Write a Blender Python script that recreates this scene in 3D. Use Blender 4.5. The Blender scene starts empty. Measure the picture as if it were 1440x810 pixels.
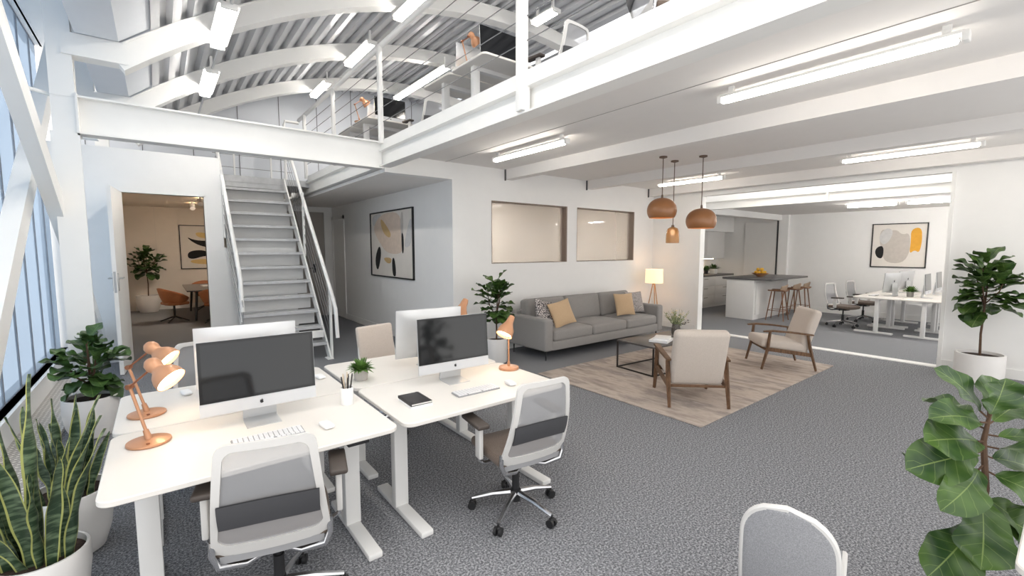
WORLD = 1.4
EXPO = 0.55
import bpy, bmesh, math, random
from mathutils import Vector, Matrix, Quaternion
PI = math.pi
rnd = random.Random(7)
SC = bpy.context.scene
COL = SC.collection

# ------------------------------------------------------------------ helpers
def lin(c):
    out = []
    for v in c:
        v = v / 255.0
        out.append(v / 12.92 if v <= 0.04045 else ((v + 0.055) / 1.055) ** 2.4)
    return (out[0], out[1], out[2], 1.0)

class MB:
    """collects geometry for one mesh"""
    def __init__(s):
        s.v = []; s.f = []; s.uv = {}; s.mi = []; s.cur = 0
    def add(s, vs, fs, uvs=None):
        b = len(s.v)
        s.v += [tuple(p) for p in vs]
        for k, f in enumerate(fs):
            s.f.append(tuple(b + i for i in f)); s.mi.append(s.cur)
            if uvs is not None:
                s.uv[len(s.f) - 1] = [uvs[i] for i in f]
        return s
    def xf(s, vs, rot, c):
        if rot is None:
            return [(p[0] + c[0], p[1] + c[1], p[2] + c[2]) for p in vs]
        return [tuple(rot @ Vector(p) + Vector(c)) for p in vs]
    def box(s, c, d, rot=None):
        x, y, z = d[0] / 2, d[1] / 2, d[2] / 2
        vs = [(-x,-y,-z),(x,-y,-z),(x,y,-z),(-x,y,-z),(-x,-y,z),(x,-y,z),(x,y,z),(-x,y,z)]
        return s.add(s.xf(vs, rot, c), [(3,2,1,0),(4,5,6,7),(0,1,5,4),(1,2,6,5),(2,3,7,6),(3,0,4,7)])
    def span(s, x0, x1, y0, y1, z0, z1):
        return s.box(((x0+x1)/2,(y0+y1)/2,(z0+z1)/2),(abs(x1-x0),abs(y1-y0),abs(z1-z0)))
    def rbox(s, c, d, r, n=2, rot=None, puff=None, m=None):
        """box with rounded edges; puff(p)->p can bulge it"""
        h = [d[0]/2, d[1]/2, d[2]/2]
        r = min(r, min(h) * 0.999)
        m = m or [0, 0, 0]
        def coords(a):
            inner = h[a] - r
            cs = [-h[a] + r * (1 - math.cos(PI/2 * i / n)) * 1.0 for i in range(n)]
            cs = [-(inner + r * math.sin(PI/2 * (n - i) / n * 0.5) / math.sin(PI/4)) for i in range(n)]
            cs.append(-inner)
            for k in range(1, m[a] + 1):
                cs.append(-inner + 2 * inner * k / (m[a] + 1))
            if inner > 1e-6: cs.append(inner)
            return cs + [-v for v in reversed(cs[:n])]
        C = [coords(a) for a in range(3)]
        cache = {}; vs = []; fs = []
        def V(p):
            key = tuple(round(q, 6) for q in p)
            if key in cache: return cache[key]
            q = [max(-(h[a]-r), min(h[a]-r, p[a])) for a in range(3)]
            dv = Vector((p[0]-q[0], p[1]-q[1], p[2]-q[2]))
            if dv.length > 1e-9: dv = dv.normalized() * r
            w = (q[0]+dv.x, q[1]+dv.y, q[2]+dv.z)
            if puff: w = puff(w)
            cache[key] = len(vs); vs.append(w)
            return cache[key]
        for a in range(3):
            u, w = (a+1) % 3, (a+2) % 3
            for sg in (-1, 1):
                for i in range(len(C[u])-1):
                    for j in range(len(C[w])-1):
                        q = []
                        for (ii, jj) in ((i,j),(i+1,j),(i+1,j+1),(i,j+1)):
                            p = [0,0,0]; p[a] = sg*h[a]; p[u] = C[u][ii]; p[w] = C[w][jj]
                            q.append(V(p))
                        if sg < 0: q.reverse()
                        if len(set(q)) >= 3:
                            qq = []
                            for t in q:
                                if t not in qq: qq.append(t)
                            fs.append(tuple(qq))
        return s.add(s.xf(vs, rot, c), fs)
    def cyl(s, p0, p1, r0, r1=None, n=12, caps=True):
        r1 = r0 if r1 is None else r1
        p0, p1 = Vector(p0), Vector(p1)
        z = (p1 - p0).normalized()
        x = z.orthogonal().normalized(); y = z.cross(x)
        vs = []
        for k in range(n):
            a = 2*PI*k/n; d = x*math.cos(a) + y*math.sin(a)
            vs.append(p0 + d*r0); vs.append(p1 + d*r1)
        fs = [(2*k, 2*((k+1)%n), 2*((k+1)%n)+1, 2*k+1) for k in range(n)]
        if caps:
            fs.append(tuple(2*k for k in reversed(range(n)))); fs.append(tuple(2*k+1 for k in range(n)))
        return s.add(vs, fs)
    def tube(s, pts, r, n=8, closed=False, sec=None):
        """round (radius r or list) or polygon section swept along a path"""
        P = [Vector(p) for p in pts]; N = len(P)
        T = []
        for i in range(N):
            a = P[(i-1) % N] if (closed or i > 0) else P[i]
            b = P[(i+1) % N] if (closed or i < N-1) else P[i]
            T.append((b-a).normalized())
        nrm = T[0].orthogonal().normalized()
        if abs(T[0].z) < 0.95:
            nrm = (Vector((0,0,1)) - T[0]*T[0].z).normalized()
        vs = []
        m = n if sec is None else len(sec)
        for i in range(N):
            if i > 0:
                q = T[i-1].rotation_difference(T[i]); nrm = q @ nrm
                nrm = (nrm - T[i]*nrm.dot(T[i])).normalized()
            bi = T[i].cross(nrm)
            rr = r[i] if isinstance(r, (list, tuple)) else r
            for k in range(m):
                if sec is None:
                    a = 2*PI*k/n; d = nrm*math.cos(a)*rr + bi*math.sin(a)*rr
                else:
                    d = nrm*sec[k][0]*rr + bi*sec[k][1]*rr
                vs.append(P[i]+d)
        fs = []
        for i in range(N if closed else N-1):
            j = (i+1) % N
            for k in range(m):
                l = (k+1) % m
                fs.append((i*m+k, i*m+l, j*m+l, j*m+k))
        if not closed:
            fs.append(tuple(reversed(range(m)))); fs.append(tuple((N-1)*m+k for k in range(m)))
        return s.add(vs, fs)
    def lathe(s, prof, c=(0,0,0), n=24, closed=False):
        """profile of (r,z) turned about z"""
        vs = []; M = len(prof)
        for (r, z) in prof:
            for k in range(n):
                a = 2*PI*k/n
                vs.append((c[0]+max(r,1e-5)*math.cos(a), c[1]+max(r,1e-5)*math.sin(a), c[2]+z))
        fs = []
        for i in range(M if closed else M-1):
            j = (i+1) % M
            for k in range(n):
                l = (k+1) % n
                fs.append((i*n+k, i*n+l, j*n+l, j*n+k))
        return s.add(vs, fs)
    def prism(s, poly, a, h0, h1):
        """2D polygon extruded along axis a (0 x: poly is (y,z); 1 y: poly is (x,z); 2 z: poly is (x,y))"""
        n = len(poly)
        def P(p, h):
            return {0:(h,p[0],p[1]),1:(p[0],h,p[1]),2:(p[0],p[1],h)}[a]
        vs = [P(p,h0) for p in poly] + [P(p,h1) for p in poly]
        fs = [tuple(range(n)), tuple(reversed(range(n,2*n)))]
        fs += [(i, n+i, n+(i+1)%n, (i+1)%n) for i in range(n)]
        return s.add(vs, fs)
    def grid(s, fn, nu, nv, uv=False):
        vs = []; uvs = []
        for i in range(nu+1):
            for j in range(nv+1):
                vs.append(fn(i/nu, j/nv)); uvs.append((i/nu, j/nv))
        fs = []
        for i in range(nu):
            for j in range(nv):
                a = i*(nv+1)+j
                fs.append((a, a+nv+1, a+nv+2, a+1))
        return s.add(vs, fs, uvs if uv else None)
    def build(s, name, mat, parent=None, ang=40, loc=None):
        me = bpy.data.meshes.new(name)
        me.from_pydata(s.v, [], s.f)
        if s.uv:
            L = me.uv_layers.new(name='UVMap')
            for p in me.polygons:
                if p.index in s.uv:
                    for k, li in enumerate(p.loop_indices):
                        L.data[li].uv = s.uv[p.index][k]
        bm = bmesh.new(); bm.from_mesh(me)
        bmesh.ops.recalc_face_normals(bm, faces=bm.faces)
        bm.to_mesh(me); bm.free()
        for m in (mat if isinstance(mat, (list, tuple)) else [mat]):
            me.materials.append(m)
        if isinstance(mat, (list, tuple)):
            for p in me.polygons: p.material_index = s.mi[p.index]
        me.shade_smooth(); me.set_sharp_from_angle(angle=math.radians(ang))
        o = bpy.data.objects.new(name, me); COL.objects.link(o)
        if parent is not None: o.parent = parent
        if loc is not None: o.location = loc
        return o

def thing(name, label, cat, loc=(0,0,0), rz=0, group=None):
    o = bpy.data.objects.new(name, None); COL.objects.link(o)
    o.empty_display_size = 0.1
    o.location = loc; o.rotation_euler = (0,0,rz)
    o['label'] = label; o['category'] = cat
    if group: o['group'] = group
    return o
def tag(o, label, cat, group=None, kind=None):
    o['label'] = label; o['category'] = cat
    if group: o['group'] = group
    if kind: o['kind'] = kind
    return o
def struct(name, mb, m, label=None, ang=30, cat=None):
    o = mb.build(name, m, ang=ang); o['kind'] = 'structure'
    if label: o['label'] = label
    o['category'] = cat or name.split('_')[0]
    return o
def dup(root, label, loc, rz=0, group=None):
    def cp(o, par):
        c = o.copy(); COL.objects.link(c)
        if par is not None: c.parent = par
        for ch in list(o.children): cp(ch, c)
        return c
    r = cp(root, None)
    r.location = loc; r.rotation_euler = (0,0,rz); r['label'] = label
    if group: r['group'] = group
    return r
def RZ(a): return Matrix.Rotation(a, 3, 'Z')
def RX(a): return Matrix.Rotation(a, 3, 'X')
def RY(a): return Matrix.Rotation(a, 3, 'Y')
def bez(a, b, c, n):
    a, b, c = Vector(a), Vector(b), Vector(c)
    return [a*(1-t)**2 + b*2*t*(1-t) + c*t*t for t in [k/n for k in range(n+1)]]
def holes_wall(mb, ax, c0, c1, u0, u1, z0, z1, holes):
    """wall slab with rectangular openings; ax 'x': constant x from c0 to c1 and u is y; ax 'y' the other way"""
    us = sorted({u0,u1}|{h[0] for h in holes}|{h[1] for h in holes})
    zs = sorted({z0,z1}|{h[2] for h in holes}|{h[3] for h in holes})
    for i in range(len(us)-1):
        for j in range(len(zs)-1):
            um, zm = (us[i]+us[i+1])/2, (zs[j]+zs[j+1])/2
            if any(h[0] < um < h[1] and h[2] < zm < h[3] for h in holes): continue
            if ax == 'x': mb.span(c0,c1,us[i],us[i+1],zs[j],zs[j+1])
            else: mb.span(us[i],us[i+1],c0,c1,zs[j],zs[j+1])
def ibeam(mb, ax, a0, a1, c, z0, z1, w, tf=0.02, tw=0.02):
    poly_boxes = [(c-w/2,c+w/2,z0,z0+tf),(c-tw/2,c+tw/2,z0+tf,z1-tf),(c-w/2,c+w/2,z1-tf,z1)]
    for (p,q,r,t) in poly_boxes:
        if ax == 'y': mb.span(p,q,a0,a1,r,t)
        else: mb.span(a0,a1,p,q,r,t)

# ------------------------------------------------------------------ materials
def base(name):
    m = bpy.data.materials.new(name); m.use_nodes = True
    nt = m.node_tree; b = nt.nodes['Principled BSDF']
    return m, nt, b
def plain(name, rgb, rough=0.5, metal=0.0, var=0.04, scale=6.0, spec=0.5, bump=0.0, bscale=200.0, coat=0.0):
    m, nt, b = base(name)
    b.inputs['Roughness'].default_value = rough; b.inputs['Metallic'].default_value = metal
    b.inputs['Specular IOR Level'].default_value = spec
    if coat: b.inputs['Coat Weight'].default_value = coat
    c = lin(rgb)
    tc = nt.nodes.new('ShaderNodeTexCoord')
    n = nt.nodes.new('ShaderNodeTexNoise'); n.inputs['Scale'].default_value = scale
    n.inputs['Detail'].default_value = 3
    nt.links.new(tc.outputs['Object'], n.inputs['Vector'])
    r = nt.nodes.new('ShaderNodeValToRGB')
    lo = tuple(v*(1-var) for v in c[:3])+(1,); hi = tuple(min(1,v*(1+var)) for v in c[:3])+(1,)
    r.color_ramp.elements[0].color = lo; r.color_ramp.elements[1].color = hi
    r.color_ramp.elements[0].position = .3; r.color_ramp.elements[1].position = .7
    nt.links.new(n.outputs['Fac'], r.inputs['Fac']); nt.links.new(r.outputs['Color'], b.inputs['Base Color'])
    if bump:
        n2 = nt.nodes.new('ShaderNodeTexNoise'); n2.inputs['Scale'].default_value = bscale
        nt.links.new(tc.outputs['Object'], n2.inputs['Vector'])
        bp = nt.nodes.new('ShaderNodeBump'); bp.inputs['Strength'].default_value = bump; bp.inputs['Distance'].default_value = .01
        nt.links.new(n2.outputs['Fac'], bp.inputs['Height']); nt.links.new(bp.outputs['Normal'], b.inputs['Normal'])
    return m
def emit(name, rgb, strength):
    m, nt, b = base(name)
    b.inputs['Base Color'].default_value = lin(rgb)
    b.inputs['Emission Color'].default_value = lin(rgb); b.inputs['Emission Strength'].default_value = strength
    return m
def fabric(name, a, b_, scale=400, rough=.9, bump=.25):
    m, nt, b = base(name)
    b.inputs['Roughness'].default_value = rough; b.inputs['Specular IOR Level'].default_value = .2
    b.inputs['Sheen Weight'].default_value = .15
    tc = nt.nodes.new('ShaderNodeTexCoord')
    n = nt.nodes.new('ShaderNodeTexNoise'); n.inputs['Scale'].default_value = scale; n.inputs['Detail'].default_value = 2
    nt.links.new(tc.outputs['Object'], n.inputs['Vector'])
    r = nt.nodes.new('ShaderNodeValToRGB')
    r.color_ramp.elements[0].color = lin(a); r.color_ramp.elements[1].color = lin(b_)
    r.color_ramp.elements[0].position = .35; r.color_ramp.elements[1].position = .65
    nt.links.new(n.outputs['Fac'], r.inputs['Fac']); nt.links.new(r.outputs['Color'], b.inputs['Base Color'])
    bp = nt.nodes.new('ShaderNodeBump'); bp.inputs['Strength'].default_value = bump; bp.inputs['Distance'].default_value = .003
    nt.links.new(n.outputs['Fac'], bp.inputs['Height']); nt.links.new(bp.outputs['Normal'], b.inputs['Normal'])
    return m
def carpet(name):
    m, nt, b = base(name)
    b.inputs['Roughness'].default_value = .95; b.inputs['Specular IOR Level'].default_value = .1
    tc = nt.nodes.new('ShaderNodeTexCoord')
    n = nt.nodes.new('ShaderNodeTexNoise'); n.inputs['Scale'].default_value = 170; n.inputs['Detail'].default_value = 3; n.inputs['Roughness'].default_value = .7
    nt.links.new(tc.outputs['Object'], n.inputs['Vector'])
    r = nt.nodes.new('ShaderNodeValToRGB'); e = r.color_ramp.elements
    e[0].position = .38; e[0].color = lin((82,83,87)); e[1].position = .62; e[1].color = lin((172,173,176))
    x = e.new(.5); x.color = lin((122,123,127))
    nt.links.new(n.outputs['Fac'], r.inputs['Fac'])
    n2 = nt.nodes.new('ShaderNodeTexNoise'); n2.inputs['Scale'].default_value = 1.3
    nt.links.new(tc.outputs['Object'], n2.inputs['Vector'])
    n2.inputs['Scale'].default_value = 82; n2.inputs['Detail'].default_value = 2
    av = nt.nodes.new('ShaderNodeMath'); av.operation = 'MULTIPLY_ADD'; av.inputs[1].default_value = .6; 
    nt.links.new(n2.outputs['Fac'], av.inputs[0]); sc_ = nt.nodes.new('ShaderNodeMath'); sc_.operation = 'MULTIPLY'; sc_.inputs[1].default_value = .62
    nt.links.new(n.outputs['Fac'], sc_.inputs[0]); nt.links.new(sc_.outputs[0], av.inputs[2])
    ad = nt.nodes.new('ShaderNodeMath'); ad.operation = 'SUBTRACT'; ad.inputs[1].default_value = .11; nt.links.new(av.outputs[0], ad.inputs[0]); nt.links.new(ad.outputs[0], r.inputs['Fac'])
    nt.links.new(r.outputs['Color'], b.inputs['Base Color'])
    bp = nt.nodes.new('ShaderNodeBump'); bp.inputs['Strength'].default_value = .3; bp.inputs['Distance'].default_value = .006
    nt.links.new(n.outputs['Fac'], bp.inputs['Height']); nt.links.new(bp.outputs['Normal'], b.inputs['Normal'])
    return m
def streaks(name, cols, sx, sy, rough=.9, bump=.1, scale=3.0, detail=6):
    m, nt, b = base(name)
    b.inputs['Roughness'].default_value = rough; b.inputs['Specular IOR Level'].default_value = .25
    tc = nt.nodes.new('ShaderNodeTexCoord'); mp = nt.nodes.new('ShaderNodeMapping')
    mp.inputs['Scale'].default_value = (sx, sy, sx)
    nt.links.new(tc.outputs['Object'], mp.inputs['Vector'])
    n = nt.nodes.new('ShaderNodeTexNoise'); n.inputs['Scale'].default_value = scale; n.inputs['Detail'].default_value = detail; n.inputs['Roughness'].default_value = .65
    nt.links.new(mp.outputs['Vector'], n.inputs['Vector'])
    r = nt.nodes.new('ShaderNodeValToRGB'); e = r.color_ramp.elements
    k = len(cols)
    e[0].position = .28; e[0].color = lin(cols[0]); e[1].position = .72; e[1].color = lin(cols[-1])
    for i in range(1, k-1):
        q = e.new(.3+.4*i/(k-1)); q.color = lin(cols[i])
    nt.links.new(n.outputs['Fac'], r.inputs['Fac']); nt.links.new(r.outputs['Color'], b.inputs['Base Color'])
    if bump:
        bp = nt.nodes.new('ShaderNodeBump'); bp.inputs['Strength'].default_value = bump; bp.inputs['Distance'].default_value = .004
        nt.links.new(n.outputs['Fac'], bp.inputs['Height']); nt.links.new(bp.outputs['Normal'], b.inputs['Normal'])
    return m
def glassy(name, rgb, alpha, rough=.05, tint=(1,1,1,1)):
    """thin pane: part see-through, part glossy"""
    m, nt, b = base(name)
    b.inputs['Base Color'].default_value = lin(rgb); b.inputs['Roughness'].default_value = rough
    t = nt.nodes.new('ShaderNodeBsdfTransparent'); t.inputs['Color'].default_value = tint
    mx = nt.nodes.new('ShaderNodeMixShader'); mx.inputs['Fac'].default_value = alpha
    out = nt.nodes['Material Output']
    nt.links.new(t.outputs[0], mx.inputs[1]); nt.links.new(b.outputs[0], mx.inputs[2]); nt.links.new(mx.outputs[0], out.inputs['Surface'])
    return m
def leafmat(name, dark, light, vein, rough=.38):
    """uv.x across the blade (0.5 is the midrib), uv.y along it; light midrib and side veins"""
    m, nt, b = base(name); N = nt.nodes.new; L = nt.links.new
    b.inputs['Roughness'].default_value = rough; b.inputs['Specular IOR Level'].default_value = .45
    uv = N('ShaderNodeUVMap'); sp = N('ShaderNodeSeparateXYZ'); L(uv.outputs[0], sp.inputs[0])
    def math_(op, a, c=None, **k):
        q = N('ShaderNodeMath'); q.operation = op
        for i, v in enumerate((a, c)):
            if v is None: continue
            if isinstance(v, (int, float)): q.inputs[i].default_value = v
            else: L(v, q.inputs[i])
        return q.outputs[0]
    ax = math_('ABSOLUTE', math_('SUBTRACT', sp.outputs[0], .5))          # 0 midrib .. .5 edge
    mid = math_('LESS_THAN', ax, .013)
    s = math_('FRACT', math_('MULTIPLY', math_('SUBTRACT', sp.outputs[1], math_('MULTIPLY', ax, .42)), 7.0))
    side = math_('LESS_THAN', math_('ABSOLUTE', math_('SUBTRACT', s, .5)), .035)
    tc = N('ShaderNodeTexCoord'); n = N('ShaderNodeTexNoise'); n.inputs['Scale'].default_value = 9
    L(tc.outputs['Object'], n.inputs['Vector'])
    r = N('ShaderNodeValToRGB'); r.color_ramp.elements[0].color = lin(dark); r.color_ramp.elements[1].color = lin(light)
    r.color_ramp.elements[0].position = .35; r.color_ramp.elements[1].position = .7
    L(n.outputs['Fac'], r.inputs['Fac'])
    fac = math_('MAXIMUM', math_('MULTIPLY', mid, .7), math_('MULTIPLY', side, .3))
    mx = N('ShaderNodeMix'); mx.data_type = 'RGBA'; L(fac, mx.inputs['Factor'])
    L(r.outputs['Color'], mx.inputs[6]); mx.inputs[7].default_value = lin(vein)
    L(mx.outputs[2], b.inputs['Base Color'])
    bp = N('ShaderNodeBump'); bp.inputs['Strength'].default_value = .35; bp.inputs['Distance'].default_value = .004; bp.invert = True
    L(fac, bp.inputs['Height']); L(bp.outputs['Normal'], b.inputs['Normal'])
    return m
def snakemat(name):
    m, nt, b = base(name); N = nt.nodes.new; L = nt.links.new
    b.inputs['Roughness'].default_value = .4
    uv = N('ShaderNodeUVMap'); sp = N('ShaderNodeSeparateXYZ'); L(uv.outputs[0], sp.inputs[0])
    def math_(op, a, c=None):
        q = N('ShaderNodeMath'); q.operation = op
        for i, v in enumerate((a, c)):
            if v is None: continue
            if isinstance(v, (int, float)): q.inputs[i].default_value = v
            else: L(v, q.inputs[i])
        return q.outputs[0]
    ax = math_('ABSOLUTE', math_('SUBTRACT', sp.outputs[0], .5))
    edge = math_('GREATER_THAN', ax, .405)
    tc = N('ShaderNodeTexCoord'); n = N('ShaderNodeTexNoise'); n.inputs['Scale'].default_value = 14; n.inputs['Detail'].default_value = 4
    mp = N('ShaderNodeMapping'); mp.inputs['Scale'].default_value = (1,1,4.0)
    L(tc.outputs['Object'], mp.inputs['Vector']); L(mp.outputs['Vector'], n.inputs['Vector'])
    r = N('ShaderNodeValToRGB'); e = r.color_ramp.elements
    e[0].color = lin((44,64,44)); e[1].color = lin((110,130,100)); e[0].position = .45; e[1].position = .68
    L(n.outputs['Fac'], r.inputs['Fac'])
    mx = N('ShaderNodeMix'); mx.data_type = 'RGBA'; L(edge, mx.inputs['Factor'])
    L(r.outputs['Color'], mx.inputs[6]); mx.inputs[7].default_value = lin((172,176,104))
    L(mx.outputs[2], b.inputs['Base Color'])
    return m
def pattern(name, kind, a, c, scale):
    m, nt, b = base(name); N = nt.nodes.new; L = nt.links.new
    b.inputs['Roughness'].default_value = .9
    tc = N('ShaderNodeTexCoord')
    if kind == 'cell':
        t = N('ShaderNodeTexVoronoi'); t.feature = 'DISTANCE_TO_EDGE'; t.inputs['Scale'].default_value = scale
        L(tc.outputs['Object'], t.inputs['Vector']); o = t.outputs['Distance']; pos = (.10, .17)
    else:
        t = N('ShaderNodeTexWave'); t.bands_direction = 'X' if kind == 'x' else 'DIAGONAL'; t.inputs['Scale'].default_value = scale
        t.inputs['Distortion'].default_value = 6; t.inputs['Detail Scale'].default_value = 3
        L(tc.outputs['Object'], t.inputs['Vector']); o = t.outputs['Fac']; pos = (.45, .55)
    r = N('ShaderNodeValToRGB'); e = r.color_ramp.elements
    e[0].color = lin(a); e[1].color = lin(c); e[0].position = pos[0]; e[1].position = pos[1]
    L(o, r.inputs['Fac']); L(r.outputs['Color'], b.inputs['Base Color'])
    return m
def grille(name):
    m, nt, b = base(name); N = nt.nodes.new; L = nt.links.new
    b.inputs['Roughness'].default_value = .5
    tc = N('ShaderNodeTexCoord'); br = N('ShaderNodeTexBrick')
    br.inputs['Scale'].default_value = 1.0; br.inputs['Brick Width'].default_value = .075; br.inputs['Row Height'].default_value = .028
    br.inputs['Mortar Size'].default_value = .0085; br.inputs['Mortar Smooth'].default_value = .1
    br.inputs['Color1'].default_value = lin((96,90,84)); br.inputs['Color2'].default_value = lin((110,104,98)); br.inputs['Mortar'].default_value = lin((222,218,212))
    L(tc.outputs['Object'], br.inputs['Vector']); L(br.outputs['Color'], b.inputs['Base Color'])
    return m

M = {}
M['wall'] = plain('white_wall_paint', (240,239,237), .75, var=.008, spec=.2, bump=.02, bscale=90)
M['steel'] = plain('white_painted_steel', (240,239,236), .45, var=.01, spec=.4)
M['ceil'] = plain('white_ceiling_board', (234,231,228), .8, var=.008, spec=.15)
M['warmwall'] = plain('cream_wall_paint', (234,226,216), .8, var=.015, spec=.15)
M['beige'] = plain('beige_wall_paint', (224,219,212), .8, var=.02, spec=.15)
M['panel'] = plain('grey_white_cladding', (222,225,230), .5, var=.01)
M['carpet'] = carpet('grey_loop_carpet')
M['rug'] = streaks('taupe_woven_rug', [(118,108,102),(158,146,137),(186,173,162),(146,136,130),(204,193,184)], 1.7, .5, .95, .1, 1.9, 9)
M['corr'] = plain('galvanised_corrugated_sheet', (202,203,206), .36, .35, .04, 3)
M['galv'] = plain('galvanised_steel_tread', (192,193,194), .5, .2, .08, 12, bump=.15, bscale=120)
M['riser'] = plain('grey_riser_sheet', (230,229,227), .6, 0, .02)
M['desk'] = plain('white_laminate', (224,220,214), .45, var=.008, spec=.4)
M['deskleg'] = plain('white_powder_coat', (226,225,223), .45, var=.008, spec=.4)
M['alu'] = plain('brushed_aluminium', (206,207,208), .36, .55, .02)
M['chin'] = plain('silver_front_panel', (196,197,199), .4, .3, .01)
M['screen'] = plain('black_glass_screen', (20,21,23), .08, 0, .02, spec=.6)
M['bezel'] = plain('dark_screen_edge', (12,12,14), .15, 0, .02)
M['black'] = plain('black_plastic', (28,28,30), .5, 0, .03)
M['blackmetal'] = plain('black_metal', (42,36,33), .45, .3, .03)
M['chrome'] = plain('polished_chrome', (196,196,198), .16, .95, .02)
M['chairframe'] = plain('pale_grey_plastic', (208,206,203), .4, 0, .01)
M['white'] = plain('white_plastic', (236,236,236), .4, 0, .01)
M['grey'] = plain('grey_plastic', (150,150,152), .5, 0, .02)
M['keys'] = plain('white_keycaps', (226,226,228), .5, 0, .02)
M['copper'] = plain('copper_lacquer', (190,138,102), .38, .25, .03, coat=.2)
M['copperdark'] = plain('copper_rod', (150,98,70), .35, .6, .03)
M['pendant'] = plain('caramel_lacquer', (156,106,66), .42, .1, .04, coat=.3)
M['bronze'] = plain('bronze_metal', (110,92,80), .45, .5, .03)
M['glow'] = emit('warm_lamp_light', (255,222,174), 16.0)
M['glowsoft'] = emit('warm_lamp_inside', (255,214,170), 2.6)
M['tube_far'] = emit('white_tube_light_office', (255,250,244), 90.0)
M['tube'] = emit('white_tube_light', (255,248,238), 17.0)
M['tube_roof'] = emit('white_tube_light_roof', (255,250,243), 30.0)
M['seat'] = fabric('taupe_seat_fabric', (92,80,71), (118,104,94), 260)
M['armpad'] = plain('dark_brown_pad', (70,62,57), .55, 0, .03)
M['lumbar'] = plain('charcoal_lumbar_pad', (66,66,69), .6, 0, .03)
M['sofa'] = fabric('grey_sofa_cloth', (134,131,129), (156,153,150), 300)
M['tan'] = fabric('tan_cushion_cloth', (182,154,122), (202,176,144), 220)
M['cellcush'] = pattern('mosaic_cushion_cloth', 'cell', (70,64,66), (206,200,196), 34)
M['wavecush'] = pattern('woven_cushion_cloth', 'd', (88,82,84), (200,194,190), 26)
M['armcloth'] = fabric('oatmeal_chair_cloth', (186,174,164), (206,196,186), 300)
M['wood'] = streaks('walnut_wood', [(74,54,40),(104,78,58),(126,98,74)], 3, 14, .45, .05, 3)
M['lightwood'] = streaks('oak_wood', [(168,128,92),(190,150,112),(206,168,130)], 3, 14, .5, .05, 3)
M['stoolwood'] = streaks('brown_wood', [(96,66,48),(124,88,64),(142,104,78)], 3, 14, .5, .05, 3)
M['stoolpad'] = plain('taupe_stool_seat', (158,138,118), .6, 0, .03)
M['shade'] = emit('cream_lamp_shade', (255,226,186), .55)
M['tabletop'] = plain('dark_stone_top', (74,70,68), .28, 0, .06, 8)
M['counter'] = plain('charcoal_worktop', (88,86,86), .4, 0, .05, 8)
M['cab'] = plain('white_cabinet_front', (226,224,221), .5, 0, .01)
M['pot'] = plain('white_ceramic_pot', (232,229,226), .45, 0, .02)
M['potgrey'] = plain('grey_concrete_pot', (176,172,168), .8, 0, .05, 20)
M['soil'] = plain('dark_soil', (58,44,36), .95, 0, .4, 60, bump=.6, bscale=90)
M['leaf'] = leafmat('fiddle_leaf', (38,66,28), (78,106,46), (130,150,84))
M['leafdark'] = leafmat('fiddle_leaf_dark', (44,74,36), (78,108,54), (120,144,84))
M['snake'] = snakemat('snake_leaf')
M['stem'] = plain('brown_stem', (86,64,48), .8, 0, .15, 30)
M['succ'] = plain('bright_green_leaf', (86,122,54), .5, 0, .25, 40)
M['herb'] = plain('dark_green_leaf', (52,82,40), .5, 0, .25, 40)
M['sage'] = plain('sage_green_leaf', (138,148,108), .6, 0, .2, 40)
M['blossom'] = plain('cream_blossom', (214,204,176), .7, 0, .1, 40)
M['violet'] = plain('dusky_violet_blossom', (92,82,92), .7, 0, .1, 40)
M['frame'] = plain('black_picture_frame', (28,26,26), .4, 0, .02)
M['reveal'] = plain('brown_window_reveal', (128,112,100), .5, 0, .03)
M['paper'] = plain('off_white_canvas', (228,222,214), .8, 0, .02)
M['leather'] = plain('tan_leather', (176,112,72), .5, 0, .06, 12)
M['door_grey'] = plain('grey_door_paint', (170,164,158), .6, 0, .02)
M['silver'] = plain('satin_steel', (190,190,190), .3, .8, .02)
M['pen'] = plain('black_pen', (36,34,34), .4)
M['penwood'] = plain('pale_pen', (206,190,168), .5)
M['pages'] = plain('page_edges', (232,230,226), .8)
M['notebook'] = plain('black_notebook_cover', (36,34,36), .5, 0, .04)
M['yellow'] = plain('yellow_fruit_skin', (226,176,48), .5, 0, .12, 30)
M['mesh'] = glassy('grey_back_mesh', (168,168,170), .62, .8)
M['amber'] = glassy('amber_glass', (196,150,96), .62, .1)
M['vase'] = glassy('smoked_glass', (120,112,104), .5, .08)
M['pane'] = glassy('tinted_window_glass', (206,196,186), .4, .03)
M['grille'] = grille('perforated_white_grille')
M['cable'] = plain('steel_cable', (130,130,132), .4, .6, .02)
M['mullion'] = plain('grey_mullion', (120,122,128), .6)
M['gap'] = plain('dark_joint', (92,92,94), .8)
def paint(name, rgb): return plain('paint_'+name, rgb, .8, 0, .05, 14)
M['p_grey'] = paint('grey', (196,188,180)); M['p_tan'] = paint('tan', (206,174,124)); M['p_blk'] = paint('black', (24,22,22))
M['p_ochre'] = paint('ochre', (222,164,60)); M['p_pink'] = paint('blush', (220,202,186)); M['p_pale'] = paint('pale', (206,204,202)); M['p_brown'] = paint('brown', (150,134,122))
M['p_sand'] = paint('sand', (224,196,134))
M['sky_pane'] = glassy('frosted_window_glass', (214,228,240), .22, .35, (.60,.67,.75,1))
M['rooflight'] = glassy('rooflight_sheet', (244,247,250), .15, .4)
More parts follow.
